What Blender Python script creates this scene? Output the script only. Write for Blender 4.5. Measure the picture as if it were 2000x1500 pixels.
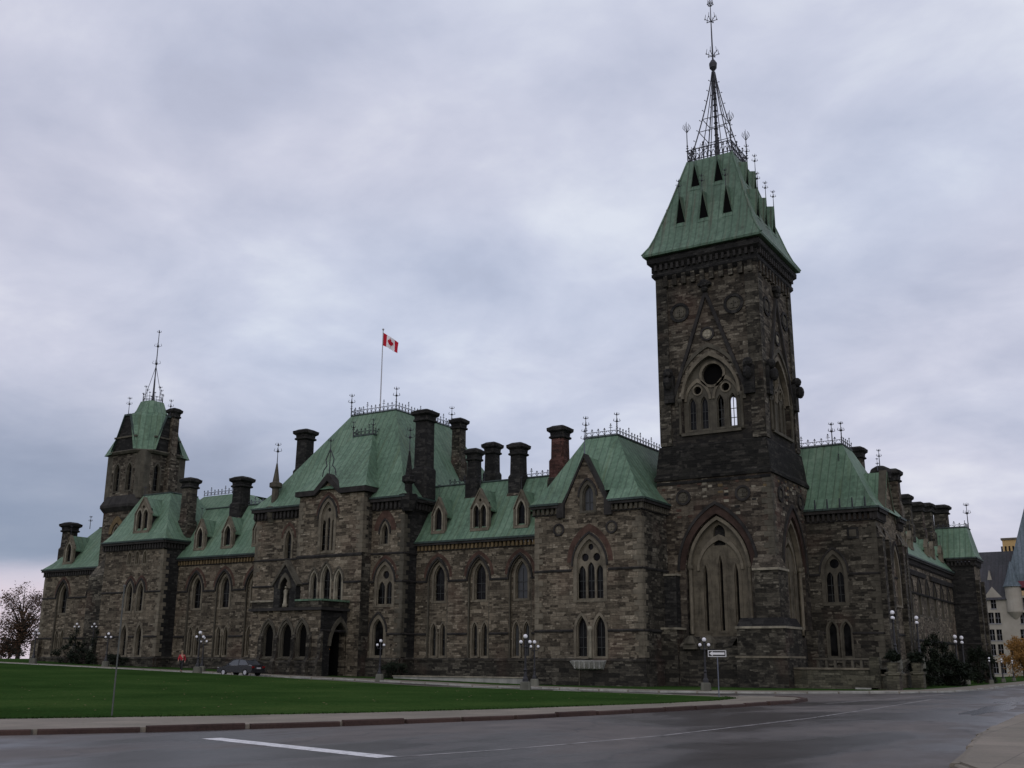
import bpy, bmesh, math, random
from mathutils import Vector, Matrix
from mathutils.geometry import tessellate_polygon
random.seed(7)
R_ = math.radians
sc = bpy.context.scene
for o in list(bpy.data.objects): bpy.data.objects.remove(o)

# ---------------------------------------------------------------- camera
# world: +X runs east (away along the south front), +Y runs north (away along the west front), z=0 is eye level
FPX, PITCH, ROLL, YAW = 2063.777, 0.25770487, -0.0061184, 1.01602747      # solved from the building's vanishing lines, in 2000 px
_c, _s = math.cos(YAW), math.sin(YAW)
_R = Vector((_c, -_s, 0)); _H = Vector((_s, _c, 0)); _Z = Vector((0, 0, 1))
FWD = _H*math.cos(PITCH) + _Z*math.sin(PITCH); _U = _Z*math.cos(PITCH) - _H*math.sin(PITCH)
CR = _R*math.cos(ROLL) - _U*math.sin(ROLL); CU = _R*math.sin(ROLL) + _U*math.cos(ROLL)
cam = bpy.data.cameras.new("camera"); camo = bpy.data.objects.new("camera", cam); sc.collection.objects.link(camo)
camo.matrix_world = Matrix(((CR.x, CU.x, -FWD.x, 0), (CR.y, CU.y, -FWD.y, 0), (CR.z, CU.z, -FWD.z, 0), (0, 0, 0, 1)))
cam.sensor_width = 36; cam.lens = 36*FPX/2000; cam.clip_end = 6000; cam.clip_start = 0.1
sc.camera = camo

def ray(x, y): return CR*(x-1000) + CU*(750-y) + FWD*FPX
def W(x, y, X): d = ray(x, y)*1.0; d = d*(X/d.x); return d.y, d.z          # where that line of sight meets a west front at X -> (Y, z)
def S(x, y, Y): d = ray(x, y)*1.0; d = d*(Y/d.y); return d.x, d.z          # same for a south front at Y -> (X, z)

# ---------------------------------------------------------------- sky, sun, exposure
SUN_EL, SUN_AZ = R_(24), R_(205)          # azimuth measured from +X towards +Y: low light from the west-south-west
EXPOSURE = -0.62
w = bpy.data.worlds.new("World"); sc.world = w; w.use_nodes = True
nt = w.node_tree; N = nt.nodes; L = nt.links; N.clear()
def wn(t, **k):
    n = N.new(t)
    for a, b in k.items(): setattr(n, a, b)
    return n
def mth(op, a, b=None, c=None, tree=None):
    tr = tree or nt
    n = tr.nodes.new('ShaderNodeMath'); n.operation = op
    for i, v in enumerate((a, b, c)):
        if v is None: continue
        if isinstance(v, (int, float)): n.inputs[i].default_value = v
        else: tr.links.new(v, n.inputs[i])
    return n.outputs[0]
tc = wn('ShaderNodeTexCoord'); sep = wn('ShaderNodeSeparateXYZ'); L.new(tc.outputs['Generated'], sep.inputs[0])
sx, sy_, sz = sep.outputs
den = mth('ADD', mth('MAXIMUM', sz, 0.0), 0.26)
u_ = mth('DIVIDE', sx, den); v_ = mth('DIVIDE', sy_, den)
cmb = wn('ShaderNodeCombineXYZ'); L.new(u_, cmb.inputs[0]); L.new(v_, cmb.inputs[1])
def wnoise(scale, detail, rough, off=0.0, dist=0.0):
    mp = wn('ShaderNodeMapping'); mp.inputs['Location'].default_value = (off, off*0.7, off*0.3); mp.inputs['Rotation'].default_value = (0, 0, R_(32)); mp.inputs['Scale'].default_value = (1.0, 0.9, 1)
    L.new(cmb.outputs[0], mp.inputs[0])
    n = wn('ShaderNodeTexNoise'); n.inputs['Scale'].default_value = scale; n.inputs['Detail'].default_value = detail; n.inputs['Roughness'].default_value = rough; n.inputs['Distortion'].default_value = dist
    L.new(mp.outputs[0], n.inputs['Vector']); return n.outputs['Fac']
n1 = wnoise(1.25, 6, 0.5, 3.1, 0.3); n2 = wnoise(3.6, 7, 0.52, 7.7, 0.3); n3 = wnoise(0.5, 3, 0.5, 21.3)
n4 = wnoise(5.5, 6, 0.6, 13.7, 0.35)
fac = mth('ADD', mth('ADD', mth('MULTIPLY', n1, 0.44), mth('MULTIPLY', n2, 0.42)), mth('MULTIPLY', n4, 0.14))
cr_ = wn('ShaderNodeValToRGB'); e = cr_.color_ramp.elements
e[0].position = 0.36; e[0].color = (0.46, 0.485, 0.60, 1)
e[1].position = 0.62; e[1].color = (0.80, 0.82, 0.90, 1)
for p_, c_ in ((0.45, (0.54, 0.57, 0.70, 1)), (0.54, (0.66, 0.68, 0.80, 1))):
    q = e.new(p_); q.color = c_
L.new(fac, cr_.inputs[0])
tint = wn('ShaderNodeMixRGB', blend_type='MULTIPLY'); tint.inputs[0].default_value = 1
tr_ = wn('ShaderNodeValToRGB'); e = tr_.color_ramp.elements
e[0].position = 0.36; e[0].color = (0.95, 1.0, 1.04, 1); e[1].position = 0.64; e[1].color = (1.06, 1.0, 0.99, 1)
L.new(n3, tr_.inputs[0]); L.new(cr_.outputs[0], tint.inputs[1]); L.new(tr_.outputs[0], tint.inputs[2])
# darker bank of cloud low in the north-north-east, pale gap under it at the horizon, brighter west
north = mth('SUBTRACT', mth('MULTIPLY', sy_, 1.0), mth('MULTIPLY', sx, 0.55))
def smooth(x, a, b):
    n = wn('ShaderNodeMapRange'); n.interpolation_type = 'SMOOTHSTEP'; L.new(x, n.inputs[0]); n.inputs[1].default_value = a; n.inputs[2].default_value = b; return n.outputs[0]
szw = mth('ADD', sz, mth('MULTIPLY', mth('SUBTRACT', n1, 0.5), 0.10))
bank = mth('MULTIPLY', mth('MULTIPLY', smooth(szw, 0.05, 0.09), mth('SUBTRACT', 1.0, smooth(szw, 0.10, 0.27))), smooth(north, -0.05, 0.42))
mixb = wn('ShaderNodeMixRGB'); L.new(mth('MULTIPLY', bank, 0.75), mixb.inputs[0]); L.new(tint.outputs[0], mixb.inputs[1]); mixb.inputs[2].default_value = (0.20, 0.26, 0.38, 1)
gap = mth('MULTIPLY', mth('SUBTRACT', 1.0, smooth(szw, 0.045, 0.085)), smooth(north, -0.1, 0.4))
mixg = wn('ShaderNodeMixRGB'); L.new(mth('MULTIPLY', gap, 0.8), mixg.inputs[0]); L.new(mixb.outputs[0], mixg.inputs[1]); mixg.inputs[2].default_value = (0.80, 0.68, 0.76, 1)
west = mth('MULTIPLY_ADD', smooth(mth('MULTIPLY', mth('ADD', sx, mth('MULTIPLY', sy_, 0.45)), -1.0), -0.35, 0.9), 0.35, 1.0)
sc10 = wn('ShaderNodeMixRGB', blend_type='MULTIPLY'); sc10.inputs[0].default_value = 1; L.new(mixg.outputs[0], sc10.inputs[1])
cw = wn('ShaderNodeCombineXYZ'); k10 = mth('MULTIPLY', west, 14.9)
for i in range(3): L.new(k10, cw.inputs[i])
L.new(cw.outputs[0], sc10.inputs[2])
sky = wn('ShaderNodeTexSky'); sky.sky_type = 'NISHITA'; sky.sun_disc = False; sky.sun_elevation = SUN_EL; sky.sun_rotation = R_(90) - SUN_AZ
mixs = wn('ShaderNodeMixRGB'); mixs.inputs[0].default_value = 0.93; L.new(sky.outputs[0], mixs.inputs[1]); L.new(sc10.outputs[0], mixs.inputs[2])
bg = wn('ShaderNodeBackground'); bg.inputs[1].default_value = 0.1; L.new(mixs.outputs[0], bg.inputs[0])
wo = wn('ShaderNodeOutputWorld'); L.new(bg.outputs[0], wo.inputs[0])
sun = bpy.data.lights.new("sun", 'SUN'); sun.energy = 0.7; sun.angle = R_(40); sun.color = (1, 0.93, 0.84)
sun.color = (1, 0.9, 0.76)
suno = bpy.data.objects.new("sun", sun); sc.collection.objects.link(suno)
sd = Vector((math.cos(SUN_AZ)*math.cos(SUN_EL), math.sin(SUN_AZ)*math.cos(SUN_EL), math.sin(SUN_EL)))
suno.rotation_euler = sd.to_track_quat('Z', 'Y').to_euler()
sc.view_settings.view_transform = 'Standard'; sc.view_settings.look = 'None'; sc.view_settings.gamma = 1
sc.view_settings.exposure = EXPOSURE
sc.render.engine = 'CYCLES'; sc.cycles.max_bounces = 5; sc.cycles.use_denoising = True

# ---------------------------------------------------------------- materials
def new_mat(name, rough=0.8, color=(0.5, 0.5, 0.5), spec=0.3, metal=0.0):
    m = bpy.data.materials.new(name); m.use_nodes = True
    b = m.node_tree.nodes['Principled BSDF']; b.inputs['Roughness'].default_value = rough; b.inputs['Base Color'].default_value = (*color, 1)
    b.inputs['Specular IOR Level'].default_value = spec; b.inputs['Metallic'].default_value = metal
    return m, m.node_tree, b
def wall_uv(t):
    """coordinates running along any upright face: (metres along, height)"""
    g = t.nodes.new('ShaderNodeNewGeometry'); c = t.nodes.new('ShaderNodeVectorMath'); c.operation = 'CROSS_PRODUCT'
    t.links.new(g.outputs['True Normal'], c.inputs[0]); c.inputs[1].default_value = (0, 0, 1)
    n = t.nodes.new('ShaderNodeVectorMath'); n.operation = 'NORMALIZE'; t.links.new(c.outputs[0], n.inputs[0])
    d = t.nodes.new('ShaderNodeVectorMath'); d.operation = 'DOT_PRODUCT'; t.links.new(n.outputs[0], d.inputs[0]); t.links.new(g.outputs['Position'], d.inputs[1])
    s = t.nodes.new('ShaderNodeSeparateXYZ'); t.links.new(g.outputs['Position'], s.inputs[0])
    m = t.nodes.new('ShaderNodeCombineXYZ'); t.links.new(d.outputs['Value'], m.inputs[0]); t.links.new(s.outputs[2], m.inputs[1])
    return m.outputs[0], g.outputs['Position']
def noise(t, vec, scale, detail=4, rough=0.55, sx=1, sy=1, sz=1, dist=0):
    mp = t.nodes.new('ShaderNodeMapping'); mp.inputs['Scale'].default_value = (sx, sy, sz); t.links.new(vec, mp.inputs[0])
    n = t.nodes.new('ShaderNodeTexNoise'); n.inputs['Scale'].default_value = scale; n.inputs['Detail'].default_value = detail
    n.inputs['Roughness'].default_value = rough; n.inputs['Distortion'].default_value = dist
    t.links.new(mp.outputs[0], n.inputs['Vector']); return n.outputs['Fac']
def ramp(t, fac, stops, interp='LINEAR'):
    r = t.nodes.new('ShaderNodeValToRGB'); r.color_ramp.interpolation = interp; e = r.color_ramp.elements
    e[0].position = stops[0][0]; e[0].color = (*stops[0][1], 1); e[1].position = stops[-1][0]; e[1].color = (*stops[-1][1], 1)
    for p, c in stops[1:-1]: q = e.new(p); q.color = (*c, 1)
    t.links.new(fac, r.inputs[0]); return r.outputs[0]
def mix(t, fac, a, b, mode='MIX'):
    m = t.nodes.new('ShaderNodeMixRGB'); m.blend_type = mode
    for i, v in enumerate((fac, a, b)):
        if isinstance(v, (int, float)): m.inputs[i].default_value = v
        elif isinstance(v, tuple): m.inputs[i].default_value = (*v, 1)
        else: t.links.new(v, m.inputs[i])
    return m.outputs[0]
def bump(t, b, h, strength=0.5, dist=0.03):
    n = t.nodes.new('ShaderNodeBump'); n.inputs['Strength'].default_value = strength; n.inputs['Distance'].default_value = dist
    t.links.new(h, n.inputs['Height']); t.links.new(n.outputs[0], b.inputs['Normal'])
def maprange(t, x, a, b, c, d):
    n = t.nodes.new('ShaderNodeMapRange'); t.links.new(x, n.inputs[0])
    for i, v in enumerate((a, b, c, d)): n.inputs[i+1].default_value = v
    return n.outputs[0]

def brick_layer(t, uv, bw, rh, off, seed, mortar=0.012):
    mp = t.nodes.new('ShaderNodeMapping'); mp.inputs['Location'].default_value = (seed, seed*0.37, 0); t.links.new(uv, mp.inputs[0])
    b = t.nodes.new('ShaderNodeTexBrick'); b.offset = off; b.offset_frequency = 2; b.squash = 1.6; b.squash_frequency = 3
    b.inputs['Color1'].default_value = (0, 0, 0, 1); b.inputs['Color2'].default_value = (1, 1, 1, 1); b.inputs['Mortar'].default_value = (0.45, 0.45, 0.45, 1)
    b.inputs['Scale'].default_value = 1; b.inputs['Mortar Size'].default_value = mortar; b.inputs['Mortar Smooth'].default_value = 0.3
    b.inputs['Brick Width'].default_value = bw; b.inputs['Row Height'].default_value = rh
    t.links.new(mp.outputs[0], b.inputs['Vector']); return b.outputs['Color'], b.outputs['Fac']
def stone(name, stops, soot=0.55, sootpos=0.5, rub=(0.50, 0.17), bright=1.0, red=0.0, rough_bump=0.7, sootz=((2.6, -1.5, 0.35),), zj=5.0):
    m, t, b = new_mat(name, 0.9, spec=0.15)
    uv, pos = wall_uv(t)
    wob = t.nodes.new('ShaderNodeTexNoise'); wob.inputs['Scale'].default_value = 1.3; wob.inputs['Detail'].default_value = 3; t.links.new(uv, wob.inputs['Vector'])
    ad = t.nodes.new('ShaderNodeVectorMath'); ad.operation = 'MULTIPLY_ADD'; t.links.new(wob.outputs['Color'], ad.inputs[0]); ad.inputs[1].default_value = (0.22, 0.10, 0); t.links.new(uv, ad.inputs[2])
    c1, f1 = brick_layer(t, ad.outputs[0], rub[0], rub[1], 0.43, 0.0)
    c2, f2 = brick_layer(t, ad.outputs[0], rub[0]*1.7, rub[1]*1.9, 0.37, 5.3)
    pick = ramp(t, noise(t, uv, 0.55, 3), [(0.50, (0, 0, 0)), (0.52, (1, 1, 1))])
    col = mix(t, pick, c1, c2)
    fine = noise(t, uv, 3.4, 6, 0.75, 1, 2.4)
    val = mth('ADD', mth('MULTIPLY', col, 0.66, tree=t), mth('MULTIPLY', maprange(t, fine, 0.33, 0.67, -0.03, 1), 0.38, tree=t), tree=t)
    base = ramp(t, val, stops)
    big = noise(t, uv, 0.16, 5, 0.6, 1, 0.7); streak = noise(t, uv, 1.1, 4, 0.6, 1, 0.08)
    dirt = mth('ADD', mth('MULTIPLY', big, 0.6, tree=t), mth('MULTIPLY', streak, 0.4, tree=t), tree=t)
    dk = ramp(t, dirt, [(sootpos-0.14, (soot, soot, soot*0.98)), (sootpos+0.10, (1.12, 1.1, 1.05))])
    base = mix(t, 1.0, base, dk, 'MULTIPLY')
    mort = mix(t, pick, f1, f2); base = mix(t, mth('MULTIPLY', mort, 0.55, tree=t), base, (0.03, 0.028, 0.024))
    # soot gathered in a ragged band and rising damp at the foot
    sp = t.nodes.new('ShaderNodeSeparateXYZ'); t.links.new(pos, sp.inputs[0])
    zz = mth('ADD', sp.outputs[2], mth('MULTIPLY', mth('SUBTRACT', noise(t, uv, 0.5, 4, 0.6, 1, 0.6), 0.5, tree=t), zj, tree=t), tree=t)
    for z0_, z1_, k_ in sootz:
        f_ = mth('MULTIPLY', maprange(t, zz, z0_, z1_, 0, 1), k_, tree=t); base = mix(t, f_, base, (0.012, 0.012, 0.012))
    patch = ramp(t, noise(t, uv, 0.23, 3, 0.5, 1, 1), [(0.56, (0, 0, 0)), (0.68, (1, 1, 1))])
    base = mix(t, mth('MULTIPLY', patch, max(0.0, 0.17+red), tree=t), base, (0.15*bright, 0.085*bright, 0.062*bright))
    t.links.new(base, b.inputs['Base Color'])
    h = mth('SUBTRACT', mth('MULTIPLY', fine, 0.7, tree=t), mth('MULTIPLY', mix(t, pick, f1, f2), 0.6, tree=t), tree=t)
    h = mth('ADD', h, mth('MULTIPLY', col, 0.5, tree=t), tree=t)
    bump(t, b, h, rough_bump, 0.06)
    return m
K = 1.0
M = {}
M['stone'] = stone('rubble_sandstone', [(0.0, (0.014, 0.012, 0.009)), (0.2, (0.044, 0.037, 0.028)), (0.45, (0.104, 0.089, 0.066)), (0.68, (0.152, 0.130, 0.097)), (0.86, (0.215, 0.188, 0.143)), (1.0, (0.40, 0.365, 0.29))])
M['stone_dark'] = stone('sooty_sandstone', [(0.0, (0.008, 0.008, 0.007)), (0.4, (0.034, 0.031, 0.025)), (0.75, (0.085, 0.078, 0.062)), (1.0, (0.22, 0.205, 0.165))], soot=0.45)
M['stone_black'] = stone('soot_and_shade_black_stone', [(0.0, (0.009, 0.009, 0.01)), (0.6, (0.022, 0.022, 0.021)), (1.0, (0.055, 0.053, 0.05))], soot=0.6, red=-0.28)  # soot black; on south returns the tone also carries painted shade
M['skirt'] = stone('soot_black_skirt', [(0.0, (0.005, 0.005, 0.005)), (0.6, (0.016, 0.016, 0.014)), (0.9, (0.045, 0.042, 0.037)), (1.0, (0.10, 0.095, 0.085))], soot=0.45, red=-0.3, sootz=())
M['red_chimney'] = stone('reddish_chimney_stone', [(0.0, (0.02, 0.014, 0.013)), (0.6, (0.075, 0.036, 0.03)), (1.0, (0.15, 0.08, 0.07))], soot=0.5)
M['stone_tower'] = stone('tower_sandstone', [(0.0, (0.010, 0.010, 0.008)), (0.25, (0.033, 0.028, 0.022)), (0.55, (0.088, 0.076, 0.059)), (0.82, (0.155, 0.138, 0.108)), (1.0, (0.34, 0.32, 0.26))], soot=0.45, sootpos=0.52, rub=(0.55, 0.19), sootz=((5.5, -1.0, 0.6), (20.0, 16.5, 0.0)))
M['stone_tower_low'] = stone('tower_sandstone_lower', [(0.0, (0.010, 0.009, 0.008)), (0.25, (0.04, 0.033, 0.027)), (0.55, (0.088, 0.074, 0.057)), (0.82, (0.165, 0.144, 0.112)), (1.0, (0.40, 0.37, 0.31))], soot=0.4, sootpos=0.52, rub=(0.6, 0.2), red=0.15, sootz=((8.0, 1.0, 0.75),), zj=6.0)
M['stone_tower_up'] = stone('tower_sandstone_upper', [(0.0, (0.010, 0.010, 0.008)), (0.25, (0.033, 0.028, 0.022)), (0.55, (0.088, 0.076, 0.059)), (0.82, (0.155, 0.138, 0.108)), (1.0, (0.34, 0.32, 0.26))], soot=0.45, sootpos=0.52, rub=(0.55, 0.19), sootz=((22.0, 16.8, 0.85),), zj=5.0)
def dressed(name, c, var=0.35, dark=0.45, joints=0.42):
    m, t, b = new_mat(name, 0.85, spec=0.15)
    uv, pos = wall_uv(t)
    n = noise(t, pos, 1.4, 6, 0.65); s = noise(t, uv, 1.6, 4, 0.6, 1, 0.15)
    lo = tuple(x*dark for x in c); hi = tuple(x*(1+var) for x in c)
    col = ramp(t, mth('ADD', mth('MULTIPLY', n, 0.55, tree=t), mth('MULTIPLY', s, 0.45, tree=t), tree=t), [(0.34, lo), (0.52, c), (0.68, hi)])
    c1, f1 = brick_layer(t, uv, joints*1.9, joints, 0.5, 0.3, 0.01)
    col = mix(t, 1.0, col, ramp(t, c1, [(0, (0.82, 0.82, 0.82)), (1, (1.08, 1.08, 1.06))]), 'MULTIPLY')
    t.links.new(col, b.inputs['Base Color'])
    bump(t, b, mth('SUBTRACT', n, mth('MULTIPLY', f1, 0.5, tree=t), tree=t), 0.35, 0.03)
    return m
M['trim'] = dressed('dressed_sandstone', (0.142, 0.125, 0.093))
M['trim_light'] = dressed('pale_sandstone', (0.24, 0.22, 0.168))
M['trim_dark'] = dressed('blackened_moulding', (0.032, 0.030, 0.028))
M['trim_mid'] = dressed('weathered_moulding', (0.080, 0.073, 0.056))
M['arch_stone'] = dressed('grimy_arch_sandstone', (0.112, 0.098, 0.072), dark=0.3)
M['red_dark'] = dressed('dark_red_arch', (0.045, 0.029, 0.023), joints=0.3)
M['red'] = dressed('red_sandstone_arch', (0.070, 0.042, 0.032), joints=0.3)
M['ochre'] = dressed('ochre_stone', (0.13, 0.095, 0.05), joints=0.3)
M['concrete'] = dressed('grey_concrete', (0.27, 0.27, 0.245), dark=0.7, joints=1.2)

def copper(name, c, streak_c, amt=0.5):
    m, t, b = new_mat(name, 0.62, spec=0.3)
    uv, pos = wall_uv(t)
    wv = t.nodes.new('ShaderNodeTexWave'); wv.wave_type = 'BANDS'; wv.bands_direction = 'X'; wv.inputs['Scale'].default_value = 0.5; wv.inputs['Distortion'].default_value = 0.0
    t.links.new(uv, wv.inputs['Vector'])
    seam = ramp(t, wv.outputs['Fac'], [(0.90, (0, 0, 0)), (0.985, (1, 1, 1))])
    pan, _ = brick_layer(t, uv, 0.63, 1.9, 0.5, 0.1, 0.004)
    big = noise(t, pos, 0.18, 5, 0.6); st = noise(t, uv, 2.4, 5, 0.6, 1, 0.05); fine = noise(t, pos, 3.0, 5, 0.6)
    lo = tuple(x*0.55 for x in c); hi = tuple(min(1, x*q) for x, q in zip(c, (1.5, 1.3, 1.4)))
    col = ramp(t, mth('ADD', mth('MULTIPLY', big, 0.5, tree=t), mth('MULTIPLY', fine, 0.5, tree=t), tree=t), [(0.34, lo), (0.5, c), (0.66, hi)])
    col = mix(t, 1.0, col, ramp(t, pan, [(0, (0.80, 0.84, 0.82)), (1, (1.12, 1.10, 1.10))]), 'MULTIPLY')
    col = mix(t, mth('MULTIPLY', ramp(t, st, [(0.52, (0, 0, 0)), (0.72, (1, 1, 1))]), amt, tree=t), col, streak_c)
    col = mix(t, mth('MULTIPLY', seam, 0.55, tree=t), col, tuple(x*0.45 for x in c))
    t.links.new(col, b.inputs['Base Color']); bump(t, b, mth('ADD', seam, mth('MULTIPLY', fine, 0.3, tree=t), tree=t), 0.5, 0.05)
    return m
M['copper'] = copper('green_copper', (0.098, 0.170, 0.110), (0.075, 0.095, 0.035))
M['copper_tower'] = copper('streaked_copper', (0.086, 0.145, 0.098), (0.085, 0.062, 0.045), 0.85)
M['copper_dark'] = copper('dark_copper', (0.035, 0.055, 0.048), (0.02, 0.03, 0.02))
M['iron'] = new_mat('wrought_iron', 0.6, (0.022, 0.023, 0.03), 0.4)[0]
M['iron_grey'] = new_mat('weathered_iron', 0.6, (0.10, 0.11, 0.14), 0.4)[0]
M['glass_pale'] = new_mat('grey_reflecting_glass', 0.3, (0.055, 0.058, 0.06), 0.2)[0]
def glass_mat():
    m, t, b = new_mat('dark_window_glass', 0.25, (0.012, 0.013, 0.015), 0.10)
    g = t.nodes.new('ShaderNodeNewGeometry'); n = noise(t, g.outputs['Position'], 1.1, 2)
    t.links.new(ramp(t, n, [(0.42, (0.003, 0.003, 0.003)), (0.62, (0.012, 0.012, 0.012))]), b.inputs['Base Color'])
    bump(t, b, noise(t, g.outputs['Position'], 0.7, 2), 0.25, 0.05)
    return m
M['glass'] = glass_mat()
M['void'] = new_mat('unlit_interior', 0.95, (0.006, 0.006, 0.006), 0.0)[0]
M['bar'] = new_mat('dark_glazing_bar', 0.6, (0.03, 0.032, 0.03))[0]
M['barlight'] = new_mat('pale_glazing_bar', 0.6, (0.2, 0.2, 0.21))[0]

# ---------------------------------------------------------------- mesh helpers
WORLD = {}          # things whose parts are written in world coordinates: name -> base point
class MB:
    def __init__(s): s.v = []; s.f = []
    def add(s, vs, fs):
        n = len(s.v); s.v += [tuple(p) for p in vs]; s.f += [tuple(i+n for i in f) for f in fs]; return s
    def box(s, x0, x1, y0, y1, z0, z1):
        return s.add([(x, y, z) for x in (x0, x1) for y in (y0, y1) for z in (z0, z1)], [(0, 1, 3, 2), (4, 6, 7, 5), (0, 4, 5, 1), (2, 3, 7, 6), (0, 2, 6, 4), (1, 5, 7, 3)])
    def fbox(s, F, u0, u1, z0, z1, d0, d1):
        return s.add([F(u, z, d) for u in (u0, u1) for z in (z0, z1) for d in (d0, d1)], [(0, 1, 3, 2), (4, 6, 7, 5), (0, 4, 5, 1), (2, 3, 7, 6), (0, 2, 6, 4), (1, 5, 7, 3)])
    def prism(s, F, outer, holes, d0, d1, back=False, rim=True):
        loops = [outer]+list(holes); flat = [p for l in loops for p in l]
        tris = tessellate_polygon([[Vector((p[0], p[1], 0)) for p in l] for l in loops])
        n = len(flat); vs = [F(p[0], p[1], d1) for p in flat]+[F(p[0], p[1], d0) for p in flat]
        fs = [tuple(t) for t in tris]
        if back: fs += [tuple(i+n for i in t) for t in tris]
        k = 0
        for li, l in enumerate(loops):
            m = len(l)
            if not rim and li == 0: k += m; continue
            for i in range(m): a, b = k+i, k+(i+1) % m; fs.append((a, b, b+n, a+n))
            k += m
        return s.add(vs, fs)
    def strip(s, F, a, b, d0, d1):
        """solid band between two open polylines a and b of equal length"""
        n = len(a); vs = [F(p[0], p[1], d1) for p in a]+[F(p[0], p[1], d1) for p in b]+[F(p[0], p[1], d0) for p in a]+[F(p[0], p[1], d0) for p in b]
        fs = []
        for i in range(n-1):
            fs += [(i, i+1, n+i+1, n+i), (i, i+1, 2*n+i+1, 2*n+i), (n+i, n+i+1, 3*n+i+1, 3*n+i)]
        fs += [(0, n, 3*n, 2*n), (n-1, 2*n-1, 4*n-1, 3*n-1)]
        return s.add(vs, fs)
    def tube(s, p0, p1, r0, r1=None, n=6):
        r1 = r0 if r1 is None else r1; p0 = Vector(p0); p1 = Vector(p1); d = (p1-p0).normalized()
        a = d.orthogonal().normalized(); b = d.cross(a)
        vs = [p+(a*math.cos(2*math.pi*i/n)+b*math.sin(2*math.pi*i/n))*r for p, r in ((p0, r0), (p1, r1)) for i in range(n)]
        return s.add(vs, [(i, (i+1) % n, n+(i+1) % n, n+i) for i in range(n)]+[tuple(range(n)), tuple(range(n, 2*n))])
    def rings(s, cx, cy, prof, shape='sq', n=8, rot=0.0, ratio=1.0, cap=True):
        """stacked rings: prof = [(z, half size)]; shape sq = square, ch = square with cut corners, rd = round with n sides"""
        if shape == 'sq': base = [(1, 1), (-1, 1), (-1, -1), (1, -1)]
        elif shape in ('ch', 'cq'): c = 0.62 if shape == 'ch' else 0.82; base = [(1, c), (c, 1), (-c, 1), (-1, c), (-1, -c), (-c, -1), (c, -1), (1, -c)]
        else: base = [(math.cos(2*math.pi*i/n+rot), math.sin(2*math.pi*i/n+rot)) for i in range(n)]
        m = len(base); vs = [(cx+bx*h, cy+by*h*ratio, z) for z, h in prof for bx, by in base]
        fs = [(k*m+i, k*m+(i+1) % m, (k+1)*m+(i+1) % m, (k+1)*m+i) for k in range(len(prof)-1) for i in range(m)]
        if cap: fs += [tuple(range(m)), tuple(range((len(prof)-1)*m, len(prof)*m))]
        return s.add(vs, fs)
    def sphere(s, c, r, n=10, m=7, sz=1.0):
        vs = [(c[0], c[1], c[2]-r*sz)]
        for j in range(1, m):
            a = math.pi*j/m-math.pi/2
            vs += [(c[0]+r*math.cos(a)*math.cos(2*math.pi*i/n), c[1]+r*math.cos(a)*math.sin(2*math.pi*i/n), c[2]+r*sz*math.sin(a)) for i in range(n)]
        vs.append((c[0], c[1], c[2]+r*sz)); fs = [(0, 1+i, 1+(i+1) % n) for i in range(n)]
        for j in range(m-2): fs += [(1+j*n+i, 1+j*n+(i+1) % n, 1+(j+1)*n+(i+1) % n, 1+(j+1)*n+i) for i in range(n)]
        t = len(vs)-1; fs += [(t, 1+(m-2)*n+i, 1+(m-2)*n+(i+1) % n) for i in range(n)]
        return s.add(vs, fs)
    def quad(s, *p): return s.add(p, [tuple(range(len(p)))])
    def build(s, name, mat, parent=None, smooth=False, loc=None):
        me = bpy.data.meshes.new(name)
        vs = s.v
        if loc is None and parent:
            top = parent
            while top.parent: top = top.parent
            k = WORLD.get(top.name)
            if k: vs = [(x-k[0], y-k[1], z-k[2]) for x, y, z in vs]
        if loc is not None: vs = [(x-loc[0], y-loc[1], z-loc[2]) for x, y, z in vs]
        me.from_pydata(vs, [], s.f); me.update()
        bm = bmesh.new(); bm.from_mesh(me); bmesh.ops.recalc_face_normals(bm, faces=bm.faces); bm.to_mesh(me); bm.free()
        me.materials.append(M[mat] if isinstance(mat, str) else mat)
        if smooth:
            for p in me.polygons: p.use_smooth = True
        o = bpy.data.objects.new(name, me); sc.collection.objects.link(o)
        if parent: o.parent = parent
        if loc is not None: o.location = loc
        return o
def thing(name, label, cat, loc=(0, 0, 0), group=None, rz=0):
    o = bpy.data.objects.new(name, None); sc.collection.objects.link(o); o.location = loc; o.rotation_euler.z = rz
    o['label'] = label; o['category'] = cat
    if group: o['group'] = group
    return o
def wthing(name, label, cat, loc, group=None):
    o = thing(name, label, cat, loc, group); WORLD[o.name] = tuple(loc); return o
def tag(o, label, cat, group=None):
    o['label'] = label; o['category'] = cat
    if group: o['group'] = group
    return o
def struct(o): o['kind'] = 'structure'; return o
def copy_tree(o, parent=None):
    c = o.copy(); sc.collection.objects.link(c)
    if parent: c.parent = parent
    for ch in o.children: copy_tree(ch, c)
    return c
def FW(X): return lambda u, z, d=0.0: (X-d, u, z)          # west-facing front
def FS(Y): return lambda u, z, d=0.0: (u, Y-d, z)          # south-facing front
def FN(Y): return lambda u, z, d=0.0: (u, Y+d, z)
def FE(X): return lambda u, z, d=0.0: (X+d, u, z)
def sh(F, k): return lambda u, z, d=0.0: F(u, z, d-k)       # same front set back by k

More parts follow.
